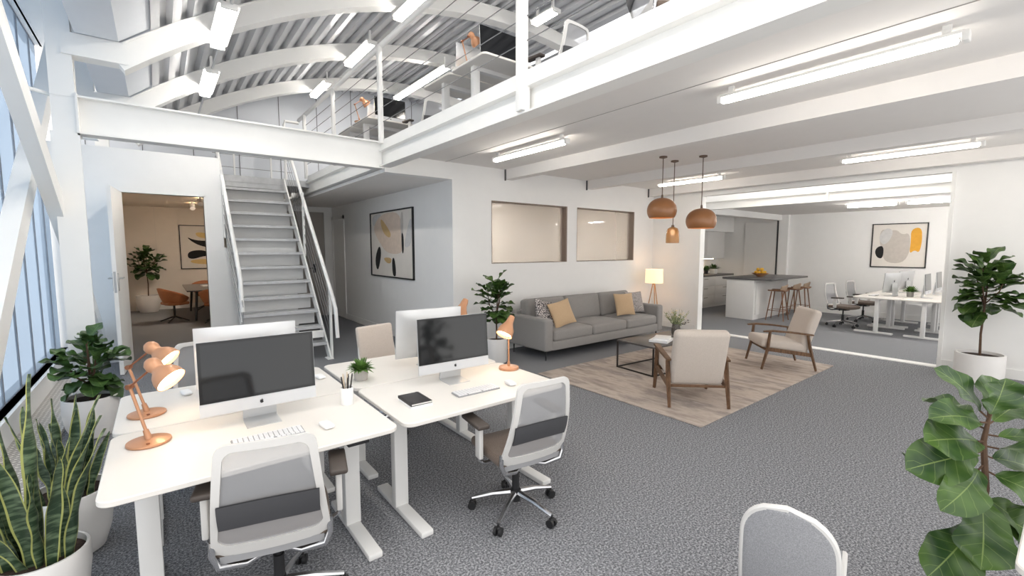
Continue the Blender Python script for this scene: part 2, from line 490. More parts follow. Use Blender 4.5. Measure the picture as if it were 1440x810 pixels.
# ------------------------------------------------------------------ world, camera
w = bpy.data.worlds.new('daylight'); SC.world = w; w.use_nodes = True
wn = w.node_tree; bg = wn.nodes['Background']
wt = wn.nodes.new('ShaderNodeTexCoord'); wo = wn.nodes.new('ShaderNodeTexNoise'); wo.inputs['Scale'].default_value = 2.6; wo.inputs['Detail'].default_value = 4
wn.links.new(wt.outputs['Generated'], wo.inputs['Vector'])
wr = wn.nodes.new('ShaderNodeValToRGB'); we = wr.color_ramp.elements
we[0].position = .40; we[0].color = lin((245,246,247)); we[1].position = .60; we[1].color = lin((255,253,250))
wn.links.new(wo.outputs['Fac'], wr.inputs['Fac']); wn.links.new(wr.outputs['Color'], bg.inputs['Color'])
bg.inputs['Strength'].default_value = WORLD
cam = bpy.data.cameras.new('camera'); co = bpy.data.objects.new('camera', cam); COL.objects.link(co)
cam.sensor_width = 36; cam.lens = 632/1440*36; cam.clip_start = .05; cam.clip_end = 200
co.location = (0,0,1.7); co.rotation_euler = (PI/2-math.radians(4.974), 0, -math.radians(38.158))
SC.camera = co
SC.view_settings.view_transform = 'Standard'; SC.view_settings.look = 'None'; SC.view_settings.gamma = 1
SC.view_settings.use_curve_mapping = False; SC.view_settings.exposure = EXPO
try:
    SC.cycles.use_denoising = True; SC.cycles.max_bounces = 10; SC.cycles.diffuse_bounces = 6; SC.cycles.transparent_max_bounces = 12
    SC.cycles.caustics_reflective = False; SC.cycles.caustics_refractive = False
    SC.cycles.sample_clamp_indirect = 6
except Exception: pass

# ------------------------------------------------------------------ the setting
RX1 = 8.72
struct('floor', MB().span(-1.4,14.2,-1.5,16.1,-.1,0), M['carpet'], 'grey loop carpet floor running through the whole open office')
# sofa wall with two interior windows
mb = MB(); holes_wall(mb,'y',6.0,6.16,3.56,RX1+.14,0,3.0,[(4.29,6.02,1.46,2.48),(6.28,8.03,1.46,2.48)])
mb.span(2.5,3.56,6.0,6.16,2.75,3.0)
struct('wall_sofa', mb, M['wall'], 'white wall behind the grey sofa with two interior windows')
# right wall with wide opening
mb = MB(); holes_wall(mb,'x',RX1,RX1+.14,-1.5,6.0,0,3.0,[(1.2,4.92,-1,2.76)])
struct('wall_right', mb, M['wall'], 'white wall with the wide opening to the kitchen')
mb = MB(); mb.span(RX1-.015,RX1+.155,4.87,4.925,0,2.76); mb.span(RX1-.02,RX1+.16,1.2,4.92,0,.012); mb.span(RX1-.03,RX1+.17,1.17,1.215,0,2.76)
struct('trim_opening', mb, M['steel'], 'white frame and floor strip of the wide opening')
# corridor
mb = MB(); mb.span(3.56,3.7,6.16,12.1,0,2.75)
struct('wall_corridor', mb, M['wall'], 'white corridor wall with the tall abstract painting')
mb = MB(); mb.span(3.54,3.72,11.05,11.13,0,2.5); mb.span(3.54,3.72,11.9,11.98,0,2.5); mb.span(3.54,3.72,11.05,11.98,2.42,2.5); mb.span(3.552,3.56,11.13,11.9,0,2.42)
struct('trim_corridor', mb, M['steel'], 'white door frame in the corridor wall')
mb = MB(); mb.span(1.8,3.56,12.0,12.12,2.62,3.0); mb.span(1.8,2.5,12.0,12.12,0,2.62); mb.span(3.36,3.56,12.0,12.12,0,2.62)
struct('wall_corridor_end', mb, M['wall'], 'white end wall of the corridor beyond the stairs')
d = struct('door_1', MB().span(2.5,3.36,12.03,12.08,0,2.62), M['door_grey'], 'grey door at the end of the corridor behind the stair rail')
mb = MB(); mb.cyl((3.1,12.03,1.22),(3.1,11.97,1.22),.012); mb.cyl((3.11,11.97,1.22),(2.98,11.97,1.22),.011); mb.span(3.07,3.13,12.015,12.03,1.1,1.32)
mb.build('door_handle', M['black'], d)
struct('ceiling_corridor', MB().span(2.5,3.56,6.16,12.0,2.75,2.8), M['ceil'], 'white corridor ceiling beside the stairs')
# baseboards
def skirt(name, x0,x1,y0,y1,label): struct(name, MB().span(x0,x1,y0,y1,0,.13), M['steel'], label)
skirt('baseboard_sofa',3.56,RX1,5.985,6.0,'white skirting under the sofa wall')
skirt('baseboard_right',RX1-.015,RX1,-1.5,1.17,'white skirting by the large potted fiddle leaf fig')
skirt('baseboard_corner',RX1-.015,RX1,4.93,5.985,'white skirting below the floor lamp corner')
skirt('baseboard_corridor',3.545,3.56,6.0,11.05,'white skirting along the corridor wall')
skirt('baseboard_far',13.985,14.0,0,7.3,'white skirting of the far office wall')
# wall with meeting room door
mb = MB(); holes_wall(mb,'y',8.9,9.02,-1.25,.88,0,3.18,[(-.4,.63,-1,2.54)]); mb.span(.88,1.98,8.9,9.02,0,1.72)
struct('wall_meeting', mb, M['wall'], 'white wall with the open doorway to the meeting room')
mb = MB(); mb.span(-.42,-.4,8.89,9.03,0,2.56); mb.span(.63,.65,8.89,9.03,0,2.56); mb.span(-.42,.65,8.89,9.03,2.54,2.56)
struct('trim_doorway', mb, M['steel'], 'thin white frame around the meeting room doorway')
# meeting room
mb = MB(); mb.span(-1.0,2.4,16.0,16.1,0,3.0)
struct('wall_meeting_back', mb, M['warmwall'], 'cream back wall of the meeting room')
mb = MB(); mb.span(-1.0,-.9,9.02,16.0,0,3.0); struct('wall_meeting_left', mb, M['warmwall'], 'cream side wall of the meeting room')
mb = MB(); mb.span(.80,.88,9.02,10.9,0,3.0); mb.span(.80,1.85,10.9,11.0,0,3.0); mb.span(1.75,1.85,11.0,16.0,0,3.0); struct('wall_meeting_right', mb, M['warmwall'], 'cream wall of the meeting room on the stair side')
mb = MB(); mb.span(-1.0,.88,9.02,11.0,2.86,2.94); mb.span(-1.0,2.4,11.0,16.1,2.86,2.94)
struct('ceiling_meeting', mb, M['warmwall'], 'cream meeting room ceiling')
skirt('baseboard_meeting',-.55,1.75,15.985,16.0,'white skirting of the meeting room')
struct('trim_joint', MB().span(-.03,-.022,15.99,16.0,.13,2.86), M['beige'], 'thin vertical panel joint on the meeting room wall')
# room behind the interior windows
mb = MB(); mb.span(3.7,8.86,9.4,9.5,0,3.0); mb.span(8.76,8.86,6.16,9.4,0,3.0)
struct('wall_back_office', mb, M['beige'], 'beige walls of the room behind the interior windows')
struct('ceiling_back_office', MB().span(3.7,8.86,6.16,9.5,2.9,3.0), M['beige'], 'beige ceiling of the room behind the interior windows')
for k, (a, b_, lab) in enumerate(((4.29,6.02,'left interior window above the sofa, nearer the corridor'),(6.28,8.03,'right interior window above the sofa, nearer the floor lamp'))):
    g = struct('window_%d' % (k+1), MB().span(a+.01,b_-.01,6.10,6.112,1.47,2.47), M['pane'], lab)
    mb = MB(); mb.span(a,b_,6.0,6.15,2.465,2.482); mb.span(a,b_,6.0,6.15,1.458,1.47); mb.span(a-.001,a+.012,6.0,6.15,1.46,2.48); mb.span(b_-.03,b_+.001,5.998,6.15,1.46,2.48)
    mb.build('window_frame', M['reveal'], g)
# wall strip at left of doorway and window wall
mb = MB(); mb.span(-1.25,-1.08,2.0,8.9,0,.3); mb.span(-1.25,-1.08,2.0,8.9,4.42,4.7)
struct('wall_window', mb, M['wall'], 'white sill wall under the tall blue windows')
ys = [2.0,2.65,3.3,3.95,4.6,5.25,5.9,6.55,7.2,7.85,8.5,8.88]
for k in range(len(ys)-1):
    g = struct('window_%d' % (k+3), MB().span(-1.16,-1.15,ys[k]+.02,ys[k+1]-.02,.3,4.42), M['sky_pane'], 'tall pale blue window pane of the glazed side wall, %s counted from the meeting room end' % ['eleventh','tenth','ninth','eighth','seventh','sixth','fifth','fourth','third','second','first'][k])
    mb = MB(); mb.span(-1.165,-1.148,ys[k]-.007,ys[k]+.007,.3,4.42); mb.span(-1.162,-1.148,ys[k],ys[k+1],.301,.308); mb.span(-1.162,-1.148,ys[k],ys[k+1],4.412,4.42)
    mb.build('window_frame', M['mullion'], g)
struct('trim_sill', MB().span(-1.15,-1.05,2.0,8.9,.27,.3), M['steel'], 'white window sill ledge')
tag(MB().span(-1.08,-.78,1.5,8.3,0,.035).build('floor_grille', M['grille']), 'perforated white floor grille along the windows', 'floor grille')
struct('trim_gutter', MB().span(-1.1,-.78,2.0,9.0,4.42,4.8), M['steel'], 'white gutter beam above the tall windows')
# column, cross beam, mezzanine edge
mb = MB(); mb.span(-.70,-.53,5.93,5.95,0,4.45); mb.span(-.70,-.53,6.07,6.09,0,4.45); mb.span(-.625,-.605,5.95,6.07,0,4.45); mb.span(-.70,-.53,5.925,6.095,2.76,2.785); mb.span(-.70,-.53,5.925,6.095,3.11,3.135)
mb.span(-.715,-.515,5.9,5.93,0,2.78)
struct('column', mb, M['steel'], 'white steel column beside the windows carrying the long beam')
mb = MB(); ibeam(mb,'x',-.53,2.46,6.0,2.78,3.13,.17,.016,.02); mb.span(-.53,-.515,5.9,6.1,2.76,3.15)
struct('beam', mb, M['steel'], 'long white cross beam in front of the stair head')
mb = MB(); ibeam(mb,'y',-1.5,12.0,2.5,2.81,3.03,.16,.016,.02)
struct('beam_mezzanine', mb, M['steel'], 'white edge beam of the mezzanine floor')
mb = MB(); mb.span(2.44,2.58,-1.5,9.75,3.03,3.15)
struct('trim_fascia', mb, M['steel'], 'white fascia board along the mezzanine edge')
mb = MB(); mb.span(2.58,14.2,-1.5,12.0,3.0,3.14)
mb2 = MB(); mb2.span(2.58,RX1+.14,-1.5,12.0,3.0,3.14)
struct('ceiling_mezzanine', mb2, M['ceil'], 'white underside of the mezzanine floor above the lounge')
for k,(xb,lab) in enumerate(((4.57,'nearest the open stair hall'),(6.53,'above the pendants'),(8.5,'along the kitchen opening'))):
    mb = MB(); mb.span(xb,xb+.16,-1.5,6.0,2.84,3.0)
    struct('trim_%d' % (k+1), mb, M['ceil'], 'white boxed ceiling beam '+lab)
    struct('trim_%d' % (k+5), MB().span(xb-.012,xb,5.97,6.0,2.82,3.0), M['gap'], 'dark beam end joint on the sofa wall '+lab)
struct('trim_4', MB().span(3.45,3.455,-1.5,6.0,2.996,3.0), M['potgrey'], 'thin joint line in the mezzanine ceiling')
mb = MB(); mb.span(3.05,3.30,-1.5,6.0,2.985,3.0)
# gable wall above, landing
mb = MB(); mb.span(-1.2,11,11.0,11.1,3.0,6.0)
struct('wall_gable', mb, M['panel'], 'pale grey panelled gable wall under the arched roof')
mb = MB()
for k in range(15): mb.span(-.9+.78*k-.005,-.9+.78*k+.005,10.99,11.0,3.1,6.0)
struct('trim_gable', mb, M['gap'], 'thin upright joints of the gable panels')
struct('floor_landing', MB().span(-1.2,2.58,9.82,11.0,2.94,3.06), M['galv'], 'steel landing at the head of the stairs')
struct('floor_mezzanine', MB().span(2.58,8.86,-1.5,11.0,3.14,3.15), M['carpet'], 'mezzanine floor carrying the upper desks')
# arched ribs
RC = (5.03, -3.0); R0, R1 = 8.27, 8.47
def arc_box(mb, r0, r1, x0, x1, y0, y1, n=40):
    a0 = math.acos((x0-RC[0])/r0); a1 = math.acos((x1-RC[0])/r0)
    vs = []
    for k in range(n+1):
        a = a0+(a1-a0)*k/n
        for (r,y) in ((r0,y0),(r1,y0),(r1,y1),(r0,y1)):
            vs.append((RC[0]+r*math.cos(a), y, RC[1]+r*math.sin(a)))
    fs = [(0,1,2,3),(4*n+3,4*n+2,4*n+1,4*n)]
    for k in range(n):
        for j in range(4):
            l = (j+1)%4; fs.append((4*k+j,4*k+l,4*k+4+l,4*k+4+j))
    mb.add(vs, fs)
for k,(y,lab) in enumerate(((4.0,'nearest the viewer, above the desks'),(6.0,'springing from the steel column'),(8.0,'over the stair head'),(10.0,'next to the gable wall'))):
    mb = MB(); arc_box(mb,R0,R1,-.16,10.2,y-.08,y+.08); arc_box(mb,R0-.004,R0+.012,-.16,10.2,y-.09,y+.09); arc_box(mb,R1-.012,R1+.004,-.16,10.2,y-.09,y+.09)
    mb.span(-.6,-.125,y-.084,y+.084,3.495,3.69); mb.span(-.6,-.14,y-.09,y+.09,3.49,3.50)
    struct('rib' , mb, M['steel'], 'white arched roof rib '+lab, cat='roof rib')
    if abs(y-6) > .1:
        mb = MB(); mb.span(-.70,-.53,y-.07,y+.07,3.1 if y>6 else 3.3,4.45)
        struct('trim_post', mb, M['steel'], 'white upper post at the foot of the rib '+lab)
# corrugated roof sheet
def corr(mb, x0, x1, y0, y1, per=.21):
    a0 = math.acos((x0-RC[0])/8.5); a1 = math.acos((x1-RC[0])/8.5)
    n = int(abs(a1-a0)*8.5/per); pts = []
    for k in range(n):
        for (f,r) in ((0,8.475),(.40,8.475),(.5,8.535),(.9,8.535)):
            a = a0+(a1-a0)*(k+f)/n; pts.append((RC[0]+r*math.cos(a), RC[1]+r*math.sin(a)))
    vs = [(p[0],y0,p[1]) for p in pts]+[(p[0],y1,p[1]) for p in pts]
    N = len(pts); mb.add(vs,[(i,i+1,N+i+1,N+i) for i in range(N-1)])
mb = MB(); corr(mb,.05,6.15,2.4,11.0); corr(mb,6.15,9.3,6.0,11.0)
struct('ceiling_roof', mb, M['corr'], 'silver corrugated sheet of the arched roof', ang=20)
mb = MB()
arc_box(mb,8.50,8.52,6.15,9.3,2.4,6.0,10)
struct('window_roof', mb, M['rooflight'], 'bright rooflight strip in the arched roof')
mb = MB()
for (y0,y1) in ((2.4,3.9),(4.1,5.9),(6.1,7.9),(8.1,9.9)):
    mb.prism([(-.5,3.69),(-.19,3.69),(.06,3.885),(.06,4.4),(-.5,4.4)],1,y0,y1)
struct('trim_eaves', mb, M['panel'], 'pale boxed eaves panels between the roof ribs')
struct('ceiling_eaves', MB().span(-1.3,.3,2.0,11.0,4.6,4.7), M['ceil'], 'white eaves ceiling above the window wall')
# window braces
def beam_yz(mb, x, p, q, wd, th):
    d = Vector((0,q[0]-p[0],q[1]-p[1])); ang = math.atan2(d.z,d.y)
    mb.box((x,(p[0]+q[0])/2,(p[1]+q[1])/2),(th,d.length,wd),Matrix.Rotation(ang,3,'X'))
mb = MB(); beam_yz(mb,-.9,(3.05,0.02),(8.2,4.18),.2,.12)
struct('brace', mb, M['steel'], 'white diagonal brace rising from the sill towards the column head', cat='brace')
mb = MB(); beam_yz(mb,-.72,(1.9,4.45),(8.8,.42),.2,.1)
struct('brace_crossing', mb, M['steel'], 'white diagonal brace falling from the eaves across the windows', cat='brace')
mb = MB(); mb.cyl((-1.15,5.6,3.12),(-.7,6.0,3.12),.018)
struct('trim_tie', mb, M['steel'], 'thin white tie rod from window to column')
# far office beyond the opening
struct('wall_far', MB().span(14.0,14.1,-.5,7.4,0,2.9), M['wall'], 'white far wall of the second office with the abstract painting')
struct('wall_kitchen', MB().span(8.86,14.0,7.3,7.4,0,2.9), M['wall'], 'white wall behind the kitchen run')
struct('ceiling_far', MB().span(10.0,14.1,-.5,7.4,2.65,2.72), M['ceil'], 'white ceiling of the second office')
mb = MB(); ibeam(mb,'y',-.5,7.4,9.9,2.58,2.76,.16,.014,.02); mb.span(9.83,9.97,3.02,3.06,2.58,2.76)
struct('beam_far', mb, M['steel'], 'white beam crossing behind the wide opening')
mb = MB(); mb.span(8.86,9.82,-1.5,7.4,3.25,3.27)
struct('window_ceiling', mb, M['rooflight'], 'bright rooflight slot behind the wide opening')
mb = MB(); mb.span(10.0,10.05,-.5,7.4,2.72,3.3)
struct('wall_upstand', mb, M['wall'], 'white upstand under the rooflight slot')
mb = MB(); mb.span(10.0,14.0,5.35,5.5,2.5,2.66); mb.span(13.88,14.0,5.18,5.42,0,2.65)
struct('beam_kitchen', mb, M['wall'], 'white boxed beam and post at the kitchen corner')
# ------------------------------------------------------------------ staircase
st = thing('staircase','white steel staircase with open grey treads rising to the mezzanine','staircase',(0,0,0))
XL, XR_ = .93, 2.03; Y0, Y1, ZT = 7.12, 9.86, 3.05; NS = 13
rise = ZT/NS; go = (Y1-Y0)/NS
for k in range(1, NS):
    y = Y0+go*k-.02; z = rise*k
    mb = MB(); mb.span(XL,XR_,y,y+.25,z-.035,z); mb.span(XL,XR_,y-.006,y,z-.04,z+.004)
    mb.build('tread', M['galv'], st)
    if k > 2:
        MB().span(XL+.02,XR_-.02,y+.20,y+.206,z-rise,z-.03).build('riser', M['riser'], st)
MB().span(XL,XR_,Y1-.03,Y1+.02,ZT-.2,ZT+.01).build('top_riser', M['galv'], st)
for x in (XL, XR_):
    mb = MB(); a = math.atan2(ZT,Y1-Y0); L = math.hypot(ZT,Y1-Y0)
    mb.prism([(Y0-.02,0),(Y0+.16,0),(Y1+.12,ZT-.13),(Y1+.12,ZT+.03),(Y1-.02,ZT+.03)],0,x-.012,x+.012)
    mb.span(x-.06,x+.03,Y0-.03,Y0+.14,0,.012)
    mb.build('stringer', M['steel'], st)
def sl(y): return (y-Y0)/(Y1-Y0)*ZT
for (x, yb, lab) in ((XR_+.035,6.98,''),(XL-.035,7.38,'')):
    sg = 1 if x > 1.5 else -1
    mb = MB(); mb.tube([(x,yb-.1,sl(yb)+.52),(x,yb-.04,sl(yb)+.95),(x,yb+.08,sl(yb)+1.12),(x,9.72,sl(9.72)+.86)],.028,10)
    mb.build('handrail', M['steel'], st)
    for (y) in ((7.2,8.62) if x>1.5 else (7.45,8.9)):
        MB().span(x-.012,x+.012,y-.035,y+.035,sl(y)-.1,sl(y)+1.02).build('baluster_post', M['steel'], st)
    for k in range(1,6):
        o = .16*k
        MB().tube([(x,7.2,sl(7.2)+o),(x,9.7,sl(9.7)+o)],.0045,5).build('cable', M['cable'], st)
MB().box((1.9,7.42,.36),(.2,.1,.1)).build('foot_block', M['steel'], st)
# mezzanine balustrade: each run is one thing
rl = thing('balustrade','white mezzanine balustrade with steel cables and round handrail','balustrade',(0,0,0))
MB().tube([(2.45,-1.4,4.36),(2.45,10.3,4.36)],.036,12).build('handrail', M['steel'], rl)
for (y, zb, s) in ((2.95,2.83,.042),(5.9,3.1,.034),(7.9,3.1,.034),(9.75,3.1,.034),(-.1,2.83,.042)):
    MB().rbox((2.42,y,(zb+4.34)/2),(s*1.6,s*2,4.34-zb),.006,1).build('post', M['steel'], rl)
    if zb < 3: MB().rbox((2.44,y,2.95),(.03,.13,.26),.004,1).build('post_plate', M['steel'], rl)
for k in range(5):
    MB().tube([(2.44,-1.4,3.38+.19*k),(2.44,9.9,3.38+.19*k)],.0045,5).build('cable', M['cable'], rl)
r2 = thing('landing_railing','white looped railing around the head of the stairs','railing',(0,0,0))
mb = MB(); mb.tube([(2.35,9.9,4.2),(2.1,9.9,4.2),(2.08,9.9,4.12),(2.08,9.9,3.06)],.026,10); mb.build('handrail', M['steel'], r2)
MB().span(1.97,2.0,10.78,10.82,3.06,4.1).build('post', M['steel'], r2); MB().span(1.30,1.33,10.78,10.82,3.06,4.1).build('post', M['steel'], r2)
for z in (3.35,3.6,3.85): MB().tube([(.95,10.8,z),(2.4,10.8,z)],.005,5).build('cable', M['cable'], r2)
MB().tube([(.95,10.8,4.1),(2.4,10.8,4.1)],.022,8).build('top_rail', M['steel'], r2)

# ------------------------------------------------------------------ tube lights
def tube_light(name, label, c, L, wd=.04, cat='tube light', grp=None, hang=.10, dz=.02, ax='y', mt='tube'):
    t = thing(name, label, cat, c, 0 if ax=='y' else PI/2, grp)
    MB().rbox((0,0,dz+.016),(wd*1.7,L,.022),.006,1).build('housing', M['steel'], t)
    mb = MB(); mb.rbox((0,0,-.004),(wd,L-.05,.034),.016,3); mb.build('diffuser', M[mt], t)
    for s in (-1,1):
        MB().span(-.014,.014,s*(L/2-.08)-.02,s*(L/2-.08)+.02,dz+.02,dz+hang).build('bracket', M['steel'], t)
        MB().rbox((0,s*(L/2+.004),.012),(wd+.03,.035,.06),.006,1).build('end_cap', M['steel'], t)
    return t
tube_light('ceiling_tube_light','long tube light on the mezzanine ceiling nearest the camera',(3.70,1.22,2.90),1.42)
tube_light('ceiling_tube_light','tube light under the mezzanine near the interior windows',(3.70,4.4,2.90),1.38)
tube_light('ceiling_tube_light','tube light below the mezzanine between the opening and the white right wall',(7.55,1.5,2.90),1.36)
tube_light('ceiling_tube_light','tube light behind the pendant cords at the sofa end',(7.6,4.5,2.90),1.25)
for (x,y,lab) in ((3.7,-.6,'under the mezzanine edge behind the viewer, out of the picture'),(7.55,-.5,'by the white right wall behind the viewer, out of the picture')):
    tube_light('ceiling_tube_light','added tube light '+lab,(x,y,2.90),1.3)  # unseen lamps added behind the viewer to brighten the room
tube_light('ceiling_tube_light','thin ceiling tube seen through the opening above the painting, longer one',(11.74,2.82,2.6),.85,mt='tube_far')
tube_light('ceiling_tube_light','thin ceiling tube seen through the opening beside the white jamb',(11.72,1.9,2.6),.7,mt='tube_far')
tube_light('ceiling_tube_light','added tube light brightening the second office, hidden behind the white jamb',(11.7,.5,2.6),1.1,mt='tube_far')  # added out of sight to brighten the kitchen and second office
tube_light('ceiling_tube_light','added tube light tucked out of sight into the rooflight slot above the wide opening',(9.2,3.0,3.1),3.0)  # concealed lamp added so the slot and beam look bright
def roof_light(x, z, y, L, label):
    return tube_light('roof_tube_light', label, (x,y,z), L, .11, 'tube light', None, .2, mt='tube_roof')
roof_light(.66,3.98,5.72,1.08,'tube light on the arched roof nearest the eaves panels, in front of the second rib')
roof_light(.68,3.98,7.72,1.15,'small tube light on the low side of the roof ending above the stair head')
roof_light(2.8,4.87,5.68,.9,'roof tube light crossing the nearest visible rib beside the handrail')
roof_light(2.78,4.87,7.6,1.1,'roof tube light between two ribs above the cross beam')
roof_light(2.74,4.87,9.7,1.05,'roof tube light nearest the gable panels')
roof_light(4.47,5.1,8.8,2.3,'long slim roof tube light behind the upper desks')
roof_light(4.8,5.18,5.3,.5,'short roof tube light seen past the tall balustrade post')
for (x,z,y,lab) in ((.7,4.15,3.6,'low side of the roof over the desks, above the picture'),(.7,4.15,1.4,'low side of the roof over the viewer, above the picture'),(2.8,4.87,3.4,'middle of the roof over the desks, above the picture'),(2.8,4.87,1.2,'middle of the roof over the viewer, above the picture')):
    roof_light(x,z,y,1.15,'added roof tube light on the '+lab)  # unseen lamps added overhead as extra light for the hall
mb = MB(); mb.tube([(.68,4.2,4.02),(.68,9.9,4.02)],.014,8)
tag(mb.build('cable_tray', M['alu']),'grey cable conduit linking the low roof tube lights','conduit')

# ------------------------------------------------------------------ pendants
def pendant(label, x, y, zb, r, kind):
    t = thing('pendant_lamp', label, 'pendant lamp', (x,y,3.0))
    MB().lathe([(0,0),(.055,0),(.055,-.018),(.012,-.03),(0,-.03)],n=20).build('ceiling_rose', M['bronze'], t)
    if kind == 'dome':
        h = r*1.62; top = zb+h-3.0; b = zb-3.0; c = b+h*.47
        MB().cyl((0,0,-.02),(0,0,top+.03),.006).build('cord', M['bronze'], t)
        pr = []
        for k in range(15):
            a = PI/2 - k/14*(PI/2+.62)
            pr.append((r*math.cos(a)**.85 if math.cos(a)>0 else 0, c+(h*.53)*math.sin(a)*1.0))
        pr2 = [(max(q[0]-.006,0),q[1]-.004) for q in reversed(pr)]
        sh = MB().lathe(pr+pr2,n=36).build('dome_shade', M['pendant'], t)
        MB().cyl((0,0,top+.0),(0,0,top+.045),.018,.012).build('cap', M['bronze'], t)
        MB().lathe([(0,pr[-1][1]+.02),(pr[-1][0]*.9,pr[-1][1]+.02),(pr[-1][0]*.9,pr[-1][1]+.03),(0,pr[-1][1]+.03)],n=24).build('diffuser', M['glowsoft'], t)
    else:
        b = zb-3.0; top = b+.235
        MB().cyl((0,0,-.02),(0,0,top+.02),.006).build('cord', M['bronze'], t)
        pr = [(r*.35,top),(r*.75,top-.02),(r*.93,top-.06),(r,top-.13),(r*1.02,b)]
        MB().lathe(pr+[(q[0]-.004,q[1]-.003) for q in reversed(pr)],n=28).build('glass_shade', M['amber'], t)
        MB().cyl((0,0,top-.02),(0,0,top+.03),.028,.02).build('cap', M['bronze'], t)
        MB().lathe([(0,top-.03),(.02,top-.04),(.034,top-.08),(.024,top-.115),(0,top-.125)],n=16).build('bulb', M['glowsoft'], t)
    return t
pendant('caramel dome pendant hung further left, behind the small glass one',5.69,3.78,2.09,.205,'dome')
pendant('small amber glass pendant between two caramel domes',6.09,3.85,1.79,.095,'glass')
pendant('caramel dome pendant hung on the longer cord before the opening',6.08,3.4,1.94,.205,'dome')

# ------------------------------------------------------------------ pictures
def picture(name, label, ax, c, wdt, hgt, shapes, rot):
    """built in a local frame: x along the wall, z up, facing -y"""
    t = thing(name, label, 'picture', c, rot)
    f = .022; mb = MB()
    for (x0,x1,z0,z1) in ((-wdt/2,wdt/2,-hgt/2,-hgt/2+f),(-wdt/2,wdt/2,hgt/2-f,hgt/2),(-wdt/2,-wdt/2+f,-hgt/2,hgt/2),(wdt/2-f,wdt/2,-hgt/2,hgt/2)):
        mb.span(x0,x1,-.035,0,z0,z1)
    mb.build('frame', M['frame'], t)
    cv = MB().span(-wdt/2+f,wdt/2-f,-.015,-.001,-hgt/2+f,hgt/2-f).build('canvas', M['paper'], t)
    for k,(nm,m,poly) in enumerate(shapes):
        P = smooth([(px*wdt/2*.96, pz*hgt/2*.96) for px,pz in poly])
        MB().prism(P,1,-.0155-.0006*k,-.0149).build(nm, M[m], cv)
    return t
def smooth(p, it=2):
    for _ in range(it):
        q = []
        for i in range(len(p)):
            a, b = p[i], p[(i+1)%len(p)]
            q.append((a[0]*.75+b[0]*.25,a[1]*.75+b[1]*.25)); q.append((a[0]*.25+b[0]*.75,a[1]*.25+b[1]*.75))
        p = q
    return p
A1 = [('painted_form','p_pale',[(-.98,.98),(-.3,.98),(-.9,.5)]),
      ('painted_form','p_pink',[(-.45,.98),(.5,.98),(.55,.2),(.6,-.3),(-.2,-.3),(-.6,.1),(-.95,.55)]),
      ('painted_form','p_tan',[(-.45,.85),(-.1,.5),(.05,.3),(-.05,.18),(-.35,.35),(-.5,.7)]),
      ('painted_form','p_grey',[(.5,.9),(.62,.98),(.6,.1),(.5,.2)]),
      ('painted_form','p_pale',[(.7,.2),(.98,.9),(.98,.0),(.65,-.15)]),
      ('painted_form','p_blk',[(.52,.35),(.62,.3),(.62,-.25),(.54,-.3)]),
      ('painted_form','p_blk',[(-.58,.02),(-.47,-.3),(-.7,-.95),(-.85,-.5)]),
      ('painted_form','p_tan',[(-.4,-.42),(.05,-.42),(.0,-.6),(-.2,-.6)]),
      ('painted_form','p_blk',[(.06,-.45),(.18,-.4),(.26,-.99),(.08,-.99)])]
picture('abstract_painting','tall framed abstract with black leaf shapes on the corridor wall','x',(3.56,8.31,1.79),2.0,1.29,A1,-PI/2)
A2 = [('painted_form','p_grey',[(-.7,.8),(-.4,.7),(-.1,.75),(.1,.5),(.4,.6),(.45,-.3),(.2,-.85),(-.5,-.8),(-.6,-.2),(-.75,.2)]),
      ('painted_form','p_pale',[(-.5,.88),(-.2,.7),(-.35,.2),(-.6,.0),(-.8,.4)]),
      
      ('painted_form','p_ochre',[(.42,.75),(.8,.85),(.85,.2),(.78,-.35),(.6,-.2),(.42,-.4),(.45,.2)]),
      ('painted_form','p_blk',[(-.55,.0),(-.55,-.62),(-.78,-.6),(-.9,-.3),(-.8,-.05)])]
picture('abstract_painting','framed abstract with ochre block and black half disc in the second office','x',(14.0,2.79,1.78),1.04,1.06,A2,-PI/2)
A3 = [('painted_form','p_sand',[(-.5,.75),(.2,.62),(.95,.85),(.95,.45),(.2,.4),(-.4,.45)]),
      ('painted_form','p_blk',[(-.8,.5),(-.5,.32),(.2,.3),(.9,.1),(.98,.3),(.9,-.25),(.3,-.1),(-.3,.05),(-.6,.25)]),
      ('painted_form','p_blk',[(-.75,-.2),(-.3,-.12),(.0,-.25),(.6,-.3),(.98,-.2),(.98,-.4),(.4,-.4),(-.2,-.42),(-.6,-.58),(-.8,-.5)]),
      ('painted_form','p_sand',[(-.75,-.62),(-.1,-.55),(.5,-.72),(.4,-.85),(-.6,-.8)])]
picture('abstract_painting','framed abstract with black swooshes on the meeting room wall','y',(1.2,16.0,1.75),1.4,1.26,A3,0)
# ------------------------------------------------------------------ desks
def rrect(x0,x1,y0,y1,r,n=6):
    P = []
    for (cx,cy,a0) in ((x1-r,y1-r,0),(x0+r,y1-r,PI/2),(x0+r,y0+r,PI),(x1-r,y0+r,3*PI/2)):
        for k in range(n+1):
            a = a0+PI/2*k/n; P.append((cx+r*math.cos(a),cy+r*math.sin(a)))
    return P
def soft_slab(mb, x0,x1,y0,y1,z0,z1,r,e=.004):
    a = rrect(x0+e,x1-e,y0+e,y1-e,max(r-e,.001)); b = rrect(x0,x1,y0,y1,r)
    n = len(a); vs = [(p[0],p[1],z0) for p in a]+[(p[0],p[1],z0+e) for p in b]+[(p[0],p[1],z1-e) for p in b]+[(p[0],p[1],z1) for p in a]
    fs = [tuple(reversed(range(n))), tuple(range(3*n,4*n))]
    for k in range(3):
        fs += [(k*n+i,k*n+(i+1)%n,(k+1)*n+(i+1)%n,(k+1)*n+i) for i in range(n)]
    mb.add(vs,fs)
